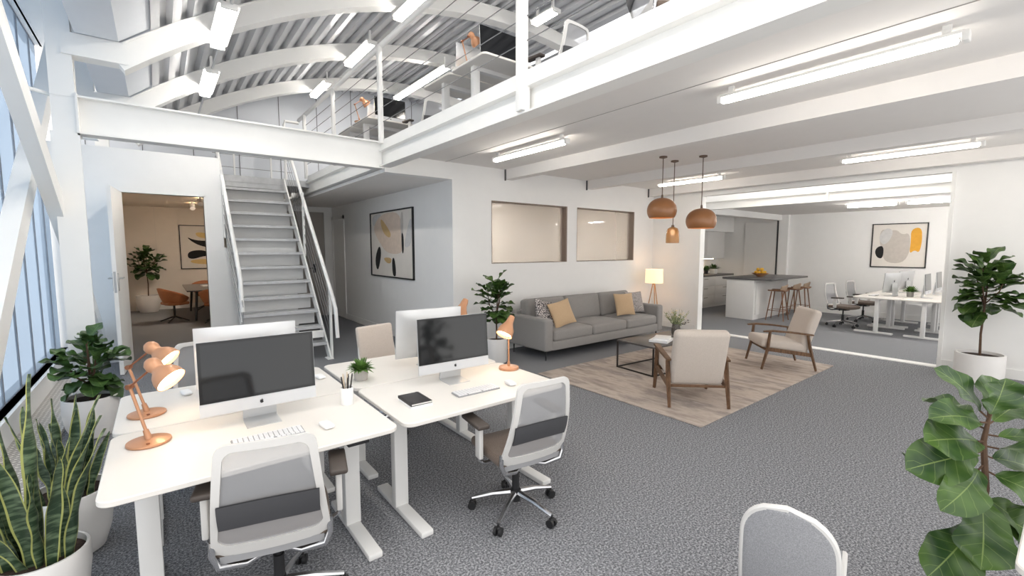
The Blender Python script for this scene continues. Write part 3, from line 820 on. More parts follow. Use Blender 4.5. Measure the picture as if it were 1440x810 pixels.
def make_desk(label, loc, W, D, H=.73, rz=0, grp=None, ctrl=True):
    """local: user side is -y, centred"""
    t = thing('desk', label, 'desk', loc, rz, grp)
    mb = MB(); soft_slab(mb,-W/2,W/2,-D/2,D/2,H-.026,H,.06); mb.build('desktop', M['desk'], t)
    for s in (-1,1):
        x = s*(W/2-.14)
        lg = MB(); lg.rbox((x,.02,(H-.026)/2+.015),(.09,.065,H-.05),.006,1); lg.rbox((x,.02,H*.62),(.075,.05,H*.7),.006,1)
        l = lg.build('leg', M['deskleg'], t)
        MB().rbox((x,-.02,.018),(.08,D*.86,.036),.008,1).build('foot', M['deskleg'], l)
    MB().span(-W/2+.14,W/2-.14,-.02,.05,H-.075,H-.028).build('cross_rail', M['deskleg'], t)
    if ctrl:
        c = MB().rbox((W/2-.22,-D/2+.05,H-.04),(.11,.06,.022),.004,1).build('control_box', M['black'], t)
    return t
DW, DD = 1.235, .80
desk0 = make_desk('white desk with the front copper lamp and the screen facing the camera',(.375,2.655,0),DW,DD)
desk1 = make_desk('white desk carrying the closed black notebook and the small upright copper lamp',(1.645,2.655,0),DW,DD,ctrl=False)
dup(desk1,'white desk behind the first lamp desk, its monitor turned away',(.375,3.47,0),PI)
dup(desk1,'white desk behind the notebook desk holding the little potted succulent',(1.645,3.47,0),PI)

# ------------------------------------------------------------------ computers
def logo_poly(s):
    P = []
    body = [(0,.62),(.22,.70),(.48,.66),(.66,.5),(.52,.36),(.46,.16),(.54,-.06),(.72,-.2),(.58,-.52),(.36,-.8),(.2,-.82),(0,-.74),(-.2,-.82),(-.38,-.78),(-.6,-.44),(-.7,-.02),(-.64,.36),(-.46,.62),(-.22,.7)]
    leaf = [(.02,.78),(.06,.98),(.22,1.14),(.36,1.18),(.34,1.0),(.2,.84)]
    return [(x*s,z*s) for x,z in body], [(x*s,z*s) for x,z in leaf]
def make_imac(label, loc, rz=0, grp=None, W=.575, Hh=.46):
    """local: screen faces -y, base on z=0"""
    t = thing('desktop_computer', label, 'computer', loc, rz, grp)
    zb = .085; H = .395; tilt = RX(math.radians(-4))
    c = Vector((0,0,zb+H/2))
    def pt(p): return tuple(tilt @ Vector(p) + c)
    mb = MB()
    def back(u,v):
        x = (u-.5)*W; z = (v-.5)*H
        e = max(0,1-(abs(u-.5)*2)**3.2)*max(0,1-(abs(v-.5)*2)**3.2)
        return pt((x, .006+.03*e, z))
    mb.grid(back,16,14)
    mb.grid(lambda u,v: pt(((u-.5)*W,-.004,(v-.5)*H)),1,1)
    for (a,b) in (((-W/2,-H/2),(W/2,-H/2)),((W/2,-H/2),(W/2,H/2)),((W/2,H/2),(-W/2,H/2)),((-W/2,H/2),(-W/2,-H/2))):
        mb.add([pt((a[0],-.004,a[1])),pt((b[0],-.004,b[1])),pt((b[0],.006,b[1])),pt((a[0],.006,a[1]))],[(0,1,2,3)])
    hs = mb.build('housing', M['alu'], t)
    mb = MB(); mb.add([pt(p) for p in [(-W/2,-.0055,-H/2),(W/2,-.0055,-H/2),(W/2,-.0055,-H/2+.068),(-W/2,-.0055,-H/2+.068)]],[(0,1,2,3)])
    ch = mb.build('chin', M['chin'], t)
    mb = MB(); mb.box(pt((0,-.0065,.034)),(W-.004,.004,H-.07),tilt)
    sc = mb.build('screen', M['bezel'], t)
    mb = MB(); mb.box(pt((0,-.0088,.035)),(W-.034,.001,H-.098),tilt); mb.build('display', M['screen'], sc)
    for (sg, y, z0, nm, par, s, m) in ((1,-.0062,-H/2+.034,'front_emblem',ch,.013,M['black']),(-1,.0375,.03,'back_emblem',hs,.026,M['black'])):
        mb = MB()
        for poly in logo_poly(s):
            n = len(poly); mb.add([pt((sg*x,y,z0+z)) for x,z in poly]+[pt((sg*x,y+.001*(1 if sg<0 else -1),z0+z)) for x,z in poly],[tuple(range(n)),tuple(range(n,2*n))]+[(i,(i+1)%n,n+(i+1)%n,n+i) for i in range(n)])
        mb.build(nm, m, par)
    mb = MB()
    pr = [(-.085,0),(.06,0),(.082,.012),(.075,.05),(.05,.26),(.035,.26),(.058,.05),(.062,.014),(.05,.007),(-.085,.005)]
    def wdt(z): return .085 + (.01 if z < .02 else 0)
    mb.prism([(p[0],p[1]) for p in pr],0,-.085,.085)
    mb.build('stand', M['alu'], t)
    return t
im0 = make_imac('large silver all-in-one computer, black screen towards the camera, next to the copper lamp',(.415,2.82,.73))
dup(im0,'silver all-in-one computer with black screen beside the black notebook',(1.675,2.82,.73),math.radians(-2))
dup(im0,'silver all-in-one computer seen from its back, behind the lamp desk screen',(.43,3.36,.73),PI+math.radians(-3))
dup(im0,'silver all-in-one computer seen from its back beside the potted succulent',(1.74,3.33,.73),PI+math.radians(-4))
def make_keyboard(label, loc, rz=0):
    t = thing('keyboard', label, 'keyboard', loc, rz)
    MB().rbox((0,0,.006),(.33,.105,.010),.004,1,RX(.03)).build('body', M['grey'], t)
    mb = MB()
    for r in range(5):
        n = 14; y = -.04+.02*r
        if r == 0:
            xs = [(-.15+.022*k,.018) for k in range(3)]+[(-.035,.1)]+[(.04+.022*k,.018) for k in range(6)]
        else:
            xs = [(-.148+.0228*k,.0185) for k in range(n)]
        for (x,wd) in xs: mb.box((x,y,.0125+.03*y),(wd,.0165,.004),RX(.03))
    k = mb.build('keycaps', M['keys'], t); k['kind'] = 'stuff'
    return t
kb0 = make_keyboard('white keyboard in front of the screen next to the copper lamp',(.40,2.535,.73),math.radians(-1))
dup(kb0,'white keyboard lying between the black notebook and a computer mouse',(1.66,2.51,.73),math.radians(-1))
def make_mouse(label, loc, rz=0):
    mb = MB()
    def puff(p):
        return (p[0]*(1-.12*abs(p[1]/.055)), p[1], p[2]*(1-.35*(p[1]/.055)**2))
    mb.rbox((0,0,.013),(.058,.11,.026),.0125,4,None,puff,[2,4,0])
    o = mb.build('mouse', M['white'], ang=80); o.location = loc; o.rotation_euler = (0,0,rz)
    return tag(o,label,'computer mouse')
make_mouse('white mouse beside the keyboard of the lamp desk',(.675,2.50,.73),.1)
make_mouse('white mouse on the desk with the small upright copper lamp',(1.94,2.49,.73),-.2)
make_mouse('white mouse by the rear copper lamp, left of the turned away monitor',(.10,3.66,.73),.2)
make_mouse('white mouse on the rear desk peeking out beside the front screen',(.91,3.5,.73),.1)

# ------------------------------------------------------------------ lamps
def arm_lamp(label, loc, rz=0):
    """copper desk lamp: base, two jointed arms, bell shade; local +x is towards the shade"""
    t = thing('desk_lamp', label, 'desk lamp', loc, rz)
    b = MB().lathe([(0,0),(.088,0),(.093,.006),(.091,.014),(.06,.02),(.022,.024),(0,.024)],n=36).build('base', M['copper'], t)
    MB().cyl((.045,-.05,.018),(.045,-.05,.023),.008).build('switch', M['copperdark'], b)
    A = Vector((.0,0,.02)); B = Vector((-.085,0,.285)); Cc = Vector((.045,0,.385)); K = .68
    mb = MB(); mb.cyl(A,B,.0075,n=10); mb.cyl(A,A+(B-A).normalized()*.05,.016,.012); mb.build('lower_arm', M['copper'], t)
    mb = MB(); mb.cyl(B,Cc,.0055,n=10); mb.cyl(B+Vector((0,-.014,0)),B+Vector((0,.014,0)),.013); mb.build('upper_arm', M['copperdark'], t)
    mb = MB(); mb.cyl(Cc+Vector((0,-.022,0)),Cc+Vector((0,.022,0)),.009); mb.cyl(Cc+Vector((-.01,.034,.01)),Cc+Vector((-.01,.044,.01)),.014); mb.build('joint', M['copperdark'], t)
    rot = RY(math.radians(128))     # shade axis
    pr = [(0,-.06),(.03,-.058),(.05,-.035),(.056,0),(.046,.03),(.048,.045),(.08,.08),(.098,.12),(.103,.165)]
    q = [(max(r-.004,0),z) for r,z in reversed(pr)]
    mb = MB(); mb.lathe(pr+q,n=32); mb.v = [tuple(rot @ Vector(p)*K + Cc + Vector((.012,0,.01))) for p in mb.v]
    sh = mb.build('shade', M['copper'], t)
    mb = MB(); mb.lathe([(0,.135),(.094,.135),(.094,.139),(0,.139)],n=28); mb.v = [tuple(rot @ Vector(p)*K + Cc + Vector((.012,0,.01))) for p in mb.v]
    mb.build('bulb', M['glow'], sh)
    return t
al = arm_lamp('copper jointed desk lamp on the front desk, next to the large black screen',(-.085,2.84,.73),math.radians(-44))
dup(al,'copper jointed desk lamp standing behind the first one on the rear desk',(-.10,3.34,.73),math.radians(-36))
def stick_lamp(label, loc, rz=0):
    t = thing('desk_lamp', label, 'desk lamp', loc, rz)
    MB().lathe([(0,0),(.078,0),(.082,.006),(.08,.02),(.03,.025),(0,.025)],n=32).build('base', M['copper'], t)
    mb = MB(); mb.cyl((0,0,.02),(0,0,.345),.006,n=10); mb.cyl((0,0,.02),(0,0,.06),.011); mb.build('stem', M['copper'], t)
    rot = RY(math.radians(142)); Cc = Vector((.0,0,.365))
    pr = [(0,-.075),(.022,-.075),(.028,-.05),(.03,-.02),(.042,.01),(.062,.045),(.068,.10)]
    q = [(max(r-.003,0),z) for r,z in reversed(pr)]
    mb = MB(); mb.lathe(pr+q,n=28); mb.v = [tuple(rot @ Vector(p) + Cc) for p in mb.v]; sh = mb.build('shade', M['copper'], t)
    mb = MB(); mb.lathe([(0,.075),(.06,.075),(.06,.079),(0,.079)],n=24); mb.v = [tuple(rot @ Vector(p) + Cc) for p in mb.v]; mb.build('bulb', M['glow'], sh)
    return t
sl0 = stick_lamp('small copper lamp with upright stem at the sofa end of the desks',(2.19,2.83,.73),math.radians(195))
hl = dup(sl0,'copper lamp mostly hidden behind the screen of the notebook desk',(2.17,3.5,.73),math.radians(200)); hl.scale = (1.15,1.15,1.18)
# ------------------------------------------------------------------ desk small things
t = thing('pen_cup','white pen cup holding dark and pale pens at the front desk corner','pen cup',(.885,2.80,.73))
MB().lathe([(0,0),(.036,0),(.038,.004),(.038,.108),(.034,.108),(.034,.012),(0,.012)],n=28).build('cup', M['white'], t)
for k,(dx,dy,h,m) in enumerate(((-.02,.0,.165,'pen'),(.012,.015,.17,'pen'),(.0,-.015,.16,'pen'),(.02,-.008,.18,'pen'),(-.008,.018,.175,'penwood'),(.004,.004,.19,'penwood'))):
    p = thing('pen',['black pen leaning left in the white cup','black pen at the back of the white cup','short black pen at the front of the cup','tall black pen leaning right in the cup','pale pen left of the middle in the cup','tallest pale pen in the middle of the cup'][k],'pen',(.885,2.80,.744))
    MB().cyl((dx*.4,dy*.4,0),(dx*1.5,dy*1.5,h*.9),.0045,n=8).build('barrel', M[m], p)
    MB().cyl((dx*1.5,dy*1.5,h*.9),(dx*1.6,dy*1.6,h),.0052,.003,n=8).build('cap', M[m], p)
def small_plant(name, label, loc, r, h, leafm, nl, ll, pot, up=.7, seed=1, square=False, lw=.22):
    R = random.Random(seed)
    t = thing(name, label, 'plant', loc)
    if square: 
        pb = MB(); pb.rbox((0,0,h/2),(2*r,2*r,h),.006,1); pb.build('pot', M[pot], t)
        MB().span(-r*.85,r*.85,-r*.85,r*.85,h-.001,h+.003).build('soil', M['soil'], t)
    else:
        MB().lathe([(0,0),(r*.82,0),(r*.9,.004),(r,h),(r*.9,h),(r*.86,h*.86),(0,h*.86)],n=24).build('pot', M[pot], t)
        MB().lathe([(0,h*.88),(r*.87,h*.88)],n=20).build('soil', M['soil'], t)
    mb = MB()
    for k in range(nl):
        a = R.uniform(0,2*PI); el = R.uniform(up*.35,1.45); rr = R.uniform(0,r*.6)
        b = Vector((rr*math.cos(a),rr*math.sin(a),h*.88)); d = Vector((math.cos(a)*math.cos(el),math.sin(a)*math.cos(el),math.sin(el)))
        L = ll*R.uniform(.6,1.1); tip = b+d*L-Vector((0,0,L*.12)); mid = b+d*L*.55+Vector((0,0,L*.1))
        sd = d.cross(Vector((0,0,1))).normalized()*L*lw*.5; nn = sd.cross(d).normalized()*L*.04
        mb.add([b,b+(mid-b)*.6+sd*.8,mid+sd,tip,mid-sd,b+(mid-b)*.6-sd*.8,mid-nn],[(0,1,6),(1,2,6),(2,3,6),(3,4,6),(4,5,6),(5,0,6)])
    mb.build('foliage', M[leafm], t)
    return t
small_plant('potted_succulent','small bright green succulent in a grey pot on the rear desk',(1.14,3.27,.73),.052,.078,'succ',150,.105,'potgrey',.25,3)
def book(name, label, loc, d, rz, cover, pages=True):
    t = thing(name, label, 'book', loc, rz)
    mb = MB(); mb.rbox((0,0,d[2]-.0015),(d[0],d[1],.003),.001,1); mb.rbox((0,0,.0015),(d[0],d[1],.003),.001,1); mb.span(-d[0]/2,-d[0]/2+.004,-d[1]/2,d[1]/2,0,d[2]); mb.build('cover', M[cover], t)
    MB().span(-d[0]/2+.003,d[0]/2-.004,-d[1]/2+.004,d[1]/2-.004,.003,d[2]-.003).build('pages', M['pages'], t)
    return t
book('notebook','white notebook lying under the black one on the desk',(1.235,2.562,.73),(.145,.215,.014),math.radians(-4),'white')
nb = book('notebook','closed black notebook with pen loop lying on the white notebook',(1.232,2.565,.744),(.14,.21,.016),math.radians(-2),'notebook')
MB().box((.055,0,.0165),(.006,.212,.0012)).build('elastic_band', M['black'], nb)

# ------------------------------------------------------------------ task chairs
def ring_path(wt, wb, z0, z1, yb, r=.05, n=6, lean=.12, curve=.05):
    """rounded trapezoid outline of the backrest, with curve in depth"""
    P = []
    def Y(z, x):
        tt = (z-z0)/(z1-z0)
        return yb - lean*tt - .035*math.sin(PI*tt) + curve*(abs(x)/(wb/2))**2*.5
    corners = [((wb/2-r),z0+r,-PI/2,r,1),((wt/2-r),z1-r,0,r,1),(-(wt/2-r),z1-r,PI/2,r,1),(-(wb/2-r),z0+r,PI,r,1)]
    for (cx,cz,a0,rr,_) in corners:
        for k in range(n+1):
            a = a0+PI/2*k/n; x = cx+rr*math.cos(a); z = cz+rr*math.sin(a)
            P.append((x,z))
    out = []
    for i in range(len(P)):
        a, b = P[i], P[(i+1)%len(P)]
        L = math.hypot(b[0]-a[0],b[1]-a[1]); m = max(1,int(L/.05))
        for k in range(m):
            x = a[0]+(b[0]-a[0])*k/m; z = a[1]+(b[1]-a[1])*k/m
            out.append((x,Y(z,x),z))
    return out, Y
def make_task_chair(label, loc, rz, grp=None, padded=False):
    """local: sitter looks along +y, wheels on z=0"""
    t = thing('task_chair', label, 'chair', loc, rz, grp)
    # base
    for k in range(5):
        a = PI/2+2*PI*k/5-.31; d = Vector((math.cos(a),math.sin(a),0))
        mb = MB(); mb.tube([d*.03+Vector((0,0,.125)),d*.15+Vector((0,0,.108)),d*.285+Vector((0,0,.072))],[.021,.017,.012],8)
        l = mb.build('base_leg', M['chrome'], t)
        c = d*.285; pr = Vector((-d.y,d.x,0)); mb = MB()
        for s in (-1,1): mb.cyl(c+pr*s*.008+Vector((0,0,.026)),c+pr*s*.024+Vector((0,0,.026)),.026,n=16)
        mb.cyl(c+Vector((0,0,.03)),c+Vector((0,0,.072)),.008); mb.rbox(tuple(c+Vector((0,0,.046))),(.03,.03,.02),.008,2)
        mb.build('caster', M['black'], l)
    mb = MB(); mb.cyl((0,0,.07),(0,0,.15),.032,.028,16); mb.cyl((0,0,.15),(0,0,.26),.024,n=16); mb.cyl((0,0,.26),(0,0,.38),.014,n=12); mb.build('gas_column', M['black'], t)
    mb = MB(); mb.rbox((0,-.01,.385),(.17,.22,.05),.015,2); mb.cyl((.08,.03,.385),(.2,.05,.38),.006); mb.cyl((.2,.05,.38),(.235,.055,.38),.012); mb.build('tilt_mechanism', M['black'], t)
    def sp(p):
        x,y,z = p
        return (x*(1-.10*max(0,(y/.22))**2), y, z-.02*max(0,(y-.12)/.1)**2*.5+.012*(abs(x)/.22)**2)
    MB().rbox((0,.02,.43),(.46,.43,.065),.03,4,None,sp,[6,6,0]).build('seat', M['seat'], t)
    # back
    WT,WB,ZA,ZB = .37,.455,.425,.945
    out, Y = ring_path(WT,WB,ZA,ZB,-.20)
    zc = .68
    inn = []
    mb = MB(); N = len(out)
    sec = []
    # flat frame: outer and inner loops
    def inset(p,dx,dz):
        x,y,z = p; sx = 1 if x>0 else -1
        return p
    ctr = [(0,zc)]
    loops = []
    for (k, off, dy) in ((0,0,-.009),(1,.0,.009),(2,1,.009),(3,1,-.009)):
        L = []
        for (x,y,z) in out:
            if off:
                wx = .03; wz = .03 if z>zc else .055
                hw = WT/2+(WB-WT)/2*(ZB-z)/(ZB-ZA)
                fx = x/hw; zz = (z-zc)/( (ZB-zc) if z>zc else (zc-ZA))
                x2 = x - wx*max(-1,min(1,fx*1.02)); z2 = z - wz*max(-1,min(1,zz))
                L.append((x2,Y(z2,x2)+dy,z2))
            else: L.append((x,y+dy,z))
        loops.append(L)
    vs = [p for L in loops for p in L]; fs = []
    for k in range(4):
        for i in range(N):
            j = (i+1)%N; kk = (k+1)%4
            fs.append((k*N+i,k*N+j,kk*N+j,kk*N+i))
    mb.add(vs,fs); fr = mb.build('back_frame', M['chairframe'], t)
    # mesh panel
    mb = MB(); z0, z1 = .475, .925
    def mp(u,v):
        z = z0+(z1-z0)*v; hw = (WT/2+(WB-WT)/2*(ZB-z)/(ZB-ZA))-.022
        x = (u-.5)*2*hw; return (x, Y(z,x)-.002, z)
    mb.grid(mp,10,12); mb.build('mesh_panel', M['mesh'], t) if not padded else MB().rbox((0,Y(.68,0)+.012,.70),(.40,.05,.50),.024,3,RX(.16),None,[3,0,3]).build('padded_back', M['armcloth'], t)
    mb = MB()
    def lp(u,v):
        x = (u-.5)*.375; z = .575+.115*v+.012*math.sin(u*PI); return (x, Y(z,x)-.010-.004*math.sin(PI*v), z)
    mb.grid(lp,10,4); mb.grid(lambda u,v: (lp(u,v)[0],lp(u,v)[1]-.008,lp(u,v)[2]),10,4); mb.build('lumbar_pad', M['lumbar'], t)
    # chrome loop under the back
    mb = MB(); mb.tube([(-.222,-.196,.50),(-.226,-.20,.44),(-.205,-.20,.385),(-.11,-.17,.36),(0,-.10,.37),(.11,-.17,.36),(.205,-.20,.385),(.226,-.20,.44),(.222,-.196,.50)],.014,10); mb.build('back_bracket', M['chrome'], t)
    MB().grid(lambda u,v: ((u-.5)*.40,-.202+.02*abs(u-.5)-.004*v,.392+.035*v),8,2).build('rear_cover', M['grey'], t)
    for s in (-1,1):
        mb = MB(); mb.tube([(s*.14,-.02,.395),(s*.24,-.02,.392),(s*.272,-.02,.41),(s*.275,-.02,.46)],.011,8); a = mb.build('arm_bracket', M['chrome'], t)
        mb = MB(); mb.rbox((s*.275,-.02,.53),(.028,.062,.20),.008,2); p = mb.build('arm_post', M['chairframe'], t)
        mb = MB(); mb.rbox((s*.275,.03,.645),(.082,.235,.028),.012,3,RX(.04),None,[1,3,0]); mb.build('armrest', M['armpad'], t)
    return t
ch0 = make_task_chair('grey mesh task chair with its back to the camera at the front lamp desk',(.375,2.27,0),math.radians(-14))
dup(ch0,'grey mesh task chair turned at the notebook desk, wheels in full view',(1.75,2.19,0),math.radians(-6))
make_task_chair('beige padded task chair behind the rear desk with the succulent',(1.72,4.02,0),PI+math.radians(12),None,True)
dup(ch0,'task chair behind the turned away monitor of the lamp desks',(.30,4.15,0),PI+.2)

# grey shell chair at the front and its desk corner
t = thing('shell_chair','light grey rounded shell chair at the bottom edge of the view','chair',(1.925,.63,0),math.radians(-77))
def shell(u,v):
    # v 0 front seat edge .. 1 top of back
    s = (u-.5)*2
    if v < .45:
        q = v/.45; wv = .15+.003*q; y = .22-.42*q; z = .42+.02*s*s
    else:
        q = (v-.45)/.55; wv = .153-.02*q
        if q > .66: wv *= math.sqrt(max(0,1-((q-.66)/.3402)**2.4))
        y = -.2-.10*q-.02*math.sin(PI*q)+.04*(s*wv/.19)**2; z = .42+.40*q**1.1
    return (s*wv, y, z)
cl = fabric('pale_grey_back_cloth',(134,135,138),(156,156,159),260)
mb = MB(); mb.grid(shell,14,40); ob = mb.build('shell', cl, t, 80)
md = ob.modifiers.new('thick','SOLIDIFY'); md.thickness = .022; md.offset = 0
rim = [shell(0,k/40) for k in range(41)]+[shell(k/8,1) for k in range(1,8)]+[shell(1,1-k/40) for k in range(41)]
MB().tube([p for k,p in enumerate(rim) if k==0 or (Vector(p)-Vector(rim[k-1])).length>.002],.0125,8).build('rim', M['chairframe'], t)
mb = MB(); mb.cyl((0,0,.08),(0,0,.42),.022); mb.build('column', M['chrome'], t)
for k in range(4):
    a = PI/4+PI/2*k; MB().tube([(0,0,.1),(.27*math.cos(a),.27*math.sin(a),.02)],[.018,.012],8).build('base_leg', M['chrome'], t)
make_desk('white desk corner at the very bottom right of the view',(2.0+.26,.07-.62,0),.52,1.24,.73,0)
# ------------------------------------------------------------------ big plants
def leaf(mb, b, tip, w, up, bend=.18, wave=.012, cup=.12, seed=0):
    """fiddle-shaped blade from b to tip; up: which way its upper face looks"""
    b, tip, up = Vector(b), Vector(tip), Vector(up)
    ax = tip-b; L = ax.length
    side = ax.cross(up).normalized(); nrm = side.cross(ax).normalized()
    mid = (b+tip)/2+nrm*L*bend
    C = bez(b, mid*2-(b+tip)/2 if False else mid, tip, 10)
    ph = seed*1.7
    def fn(u,v):
        i = min(int(v*10),9); f = v*10-i; p = C[i]*(1-f)+C[i+1]*f
        tg = (C[i+1]-C[i]).normalized(); n = side.cross(tg)
        pw = (math.sin(PI*min(1,v)**.62)**.75 if 0<v<1 else 0)
        pw = max(0,(v**.55)*(1-v**5.5)) * (1-.12*math.exp(-((v-.28)/.13)**2)) * 1.1
        if v < .06: pw = .04
        s = (u-.5)*2
        q = p + side*s*w/2*pw + n*(cup*w*s*s*pw + wave*math.sin(v*13+ph+s*1.5)*abs(s)*pw*4*w)
        return tuple(q)
    mb.grid(fn,6,14,True)
def fiddle_tree(label, loc, r, h, stem_h, zc0, zc1, n, L, seed, potm='pot', cyl=True, lm='leaf', branches=3, name='fiddle_leaf_fig', spread=.16, stand=False, wl=.84):
    R = random.Random(seed)
    t = thing(name, label, 'potted plant', loc)
    if cyl: pr = [(0,.012),(r*.96,.012),(r,.02),(r,h-.004),(r-.006,h),(r*.9,h),(r*.89,h*.86),(0,h*.86)]
    else: pr = [(0,0),(r*.62,0),(r*.72,.01),(r*.9,h*.3),(r,h*.65),(r*.98,h-.004),(r*.96,h),(r*.9,h),(r*.89,h*.86),(0,h*.86)]
    MB().lathe(pr,n=40).build('pot', M[potm], t)
    if cyl: MB().lathe([(0,0),(r*.93,0),(r*.93,.014),(0,.014)],n=32).build('pot_base', M['black'], t)
    MB().lathe([(0,h*.9),(r*.91,h*.9)],n=28).build('soil', M['soil'], t)
    sm = MB(); fm = MB()
    pts = []
    stem = [Vector((0,0,h*.88)),Vector((.012,.01,(h+zc0)/2)),Vector((0,0,zc0)),Vector((.01,-.01,(zc0+zc1)/2)),Vector((0,0,zc1-.05))]
    sm.tube(stem,[.014,.012,.011,.008,.005],8)
    ends = [(stem[2],stem[4])]
    for k in range(branches):
        a = 2*PI*k/branches+R.uniform(0,1); e = Vector((spread*math.cos(a),spread*math.sin(a),R.uniform(zc0+(zc1-zc0)*.55,zc1-.08)))
        s0 = Vector((0,0,zc0+(zc1-zc0)*R.uniform(0,.2)))
        sm.tube([s0,(s0+e)/2+Vector((e.x*.2,e.y*.2,-.02)),e],[.008,.007,.005],6); ends.append((s0,e))
    for k in range(n):
        s0, e = ends[k % len(ends)]
        f = (k//len(ends)+R.uniform(.2,.8))/(n/len(ends)); f = min(f,1)
        p = s0+(e-s0)*f
        a = k*2.4+R.uniform(-.4,.4)
        ln = L*R.uniform(.75,1.1)*(1-.25*max(0,f-.75)*4)
        el = -.55+1.35*f+R.uniform(-.25,.25)
        d = Vector((math.cos(a)*math.cos(el),math.sin(a)*math.cos(el),math.sin(el)))
        q = p+d*.03
        sm.tube([p,q],.003,5)
        leaf(fm,q,q+d*ln,ln*wl,Vector((0,0,1))+Vector((d.x,d.y,0))*.5 if el<.9 else Vector((-d.x,-d.y,.3)),.14,.03,.14,k)
    sm.build('stem', M['stem'], t); fm.build('foliage', M[lm], t, 80)
    return t
fiddle_tree('large fiddle leaf fig in a white cylinder pot against the white right wall',(8.22,.75,0),.235,.37,.9,.86,1.60,62,.31,5,spread=.2)
fiddle_tree('fiddle leaf fig in a white pot between the desks and the grey sofa',(3.93,5.38,0),.165,.37,.5,.60,1.27,48,.27,11,spread=.14)
fiddle_tree('bushy fiddle leaf fig in a rounded white pot beside the window sill',(-.55,5.5,0),.20,.37,.4,.46,.90,48,.25,23,'pot',False,'leafdark',4,spread=.15)
fiddle_tree('fiddle leaf fig in a pale pot inside the meeting room',(-.26,15.5,0),.27,.46,.9,1.05,1.72,44,.34,31,'pot',False,'leafdark',3,spread=.2)

def snake_plant(label, loc, r, h, blades, seed, rim=True):
    R = random.Random(seed)
    t = thing('snake_plant', label, 'potted plant', loc)
    pr = [(0,0),(r*.66,0),(r*.74,.01),(r*.9,h*.3),(r,h*.7),(r*.99,h-.005),(r*.97,h),(r*.91,h),(r*.90,h*.85),(0,h*.85)]
    MB().lathe(pr,n=40).build('pot', M['pot'], t); MB().lathe([(0,h*.9),(r*.91,h*.9)],n=28).build('soil', M['soil'], t)
    for (bx,by,tx,ty,L,wd,tw) in blades:
        mb = MB()
        b = Vector((bx*r,by*r,h*.88)); tip = Vector((bx*r+tx,by*r+ty,h*.88+L)); mid = (b+tip)/2-Vector((tx,ty,0))*.28
        C = bez(b,mid,tip,14)
        def fn(u,v,C=C,wd=wd,tw=tw):
            i = min(int(v*14),13); f = v*14-i; p = C[i]*(1-f)+C[i+1]*f
            a = tw+v*.9; sd = Vector((math.cos(a),math.sin(a),0)); nn = Vector((-math.sin(a),math.cos(a),0))
            pw = (.62+.55*math.sin(PI*min(v/.85,1)*.5+.15))*(1-v**3.2)**.8 if v<1 else .0
            s = (u-.5)*2
            return tuple(p+sd*s*wd/2*pw+nn*(wd*.22*s*s*pw+.006*math.sin(v*16+tw*3)*s))
        mb.grid(fn,6,22,True)
        mb.build('leaf_blade', M['snake'], t, 80)
    return t
Bl = []
R = random.Random(4)
for k in range(11):
    a = 2.4*k; q = .2+.6*((k%6)/6); lean = .05+q*.36
    Bl.append((q*math.cos(a),q*math.sin(a),lean*math.cos(a)*R.uniform(.6,1.2),lean*math.sin(a)*R.uniform(.6,1.2),R.uniform(.44,.72),R.uniform(.05,.064),R.uniform(0,PI)))
Bl += [(-.1,.2,.02,.02,.86,.07,.5),(-.5,.3,-.16,.02,.72,.062,2.6),(-.6,-.1,-.27,.02,.54,.06,2.8),(-.3,-.3,-.3,-.03,.42,.056,2.7),(.5,-.2,.02,-.1,.38,.055,2.5)]
snake_plant('snake plant in a white pot at the very front by the window grille',(-.49,2.86,0),.165,.315,Bl,4)
Bl2 = []
for k in range(13):
    a = 2.4*k+1; q = .15+.55*((k%5)/5); lean = q*.2
    Bl2.append((q*math.cos(a),q*math.sin(a),lean*math.cos(a),lean*math.sin(a),R.uniform(.36,.55),R.uniform(.046,.06),R.uniform(0,PI)))
Bl2 += [(.5,-.3,.10,-.03,.36,.045,2.4),(.4,.1,.05,.02,.48,.05,2.2)]
snake_plant('second snake plant in a white pot, half hidden behind the front one',(-.46,3.42,0),.185,.36,Bl2,9)

# large fig at the right front: blades set one by one around its stem
CX = Vector((math.cos(math.radians(38.158)),-math.sin(math.radians(38.158)),0)); CF = Vector((math.sin(math.radians(38.158)),math.cos(math.radians(38.158)),0))
fx = Vector((2.67,.20,0))
t = thing('fiddle_leaf_fig','big fiddle leaf fig with broad glossy leaves at the right front, pot out of view','potted plant',fx)
MB().lathe([(0,.0),(.11,.0),(.12,.01),(.13,.215),(.118,.215),(.115,.19),(0,.19)],n=36).build('pot', M['pot'], t)
MB().lathe([(0,.195),(.116,.195)],n=24).build('soil', M['soil'], t)
sm = MB(); sm.tube([(0,0,.19),(0,.0,.45),(.012,-.008,.7),(.0,.01,.9),(.01,.0,1.02)],[.016,.014,.012,.010,.006],8)
fm = MB()
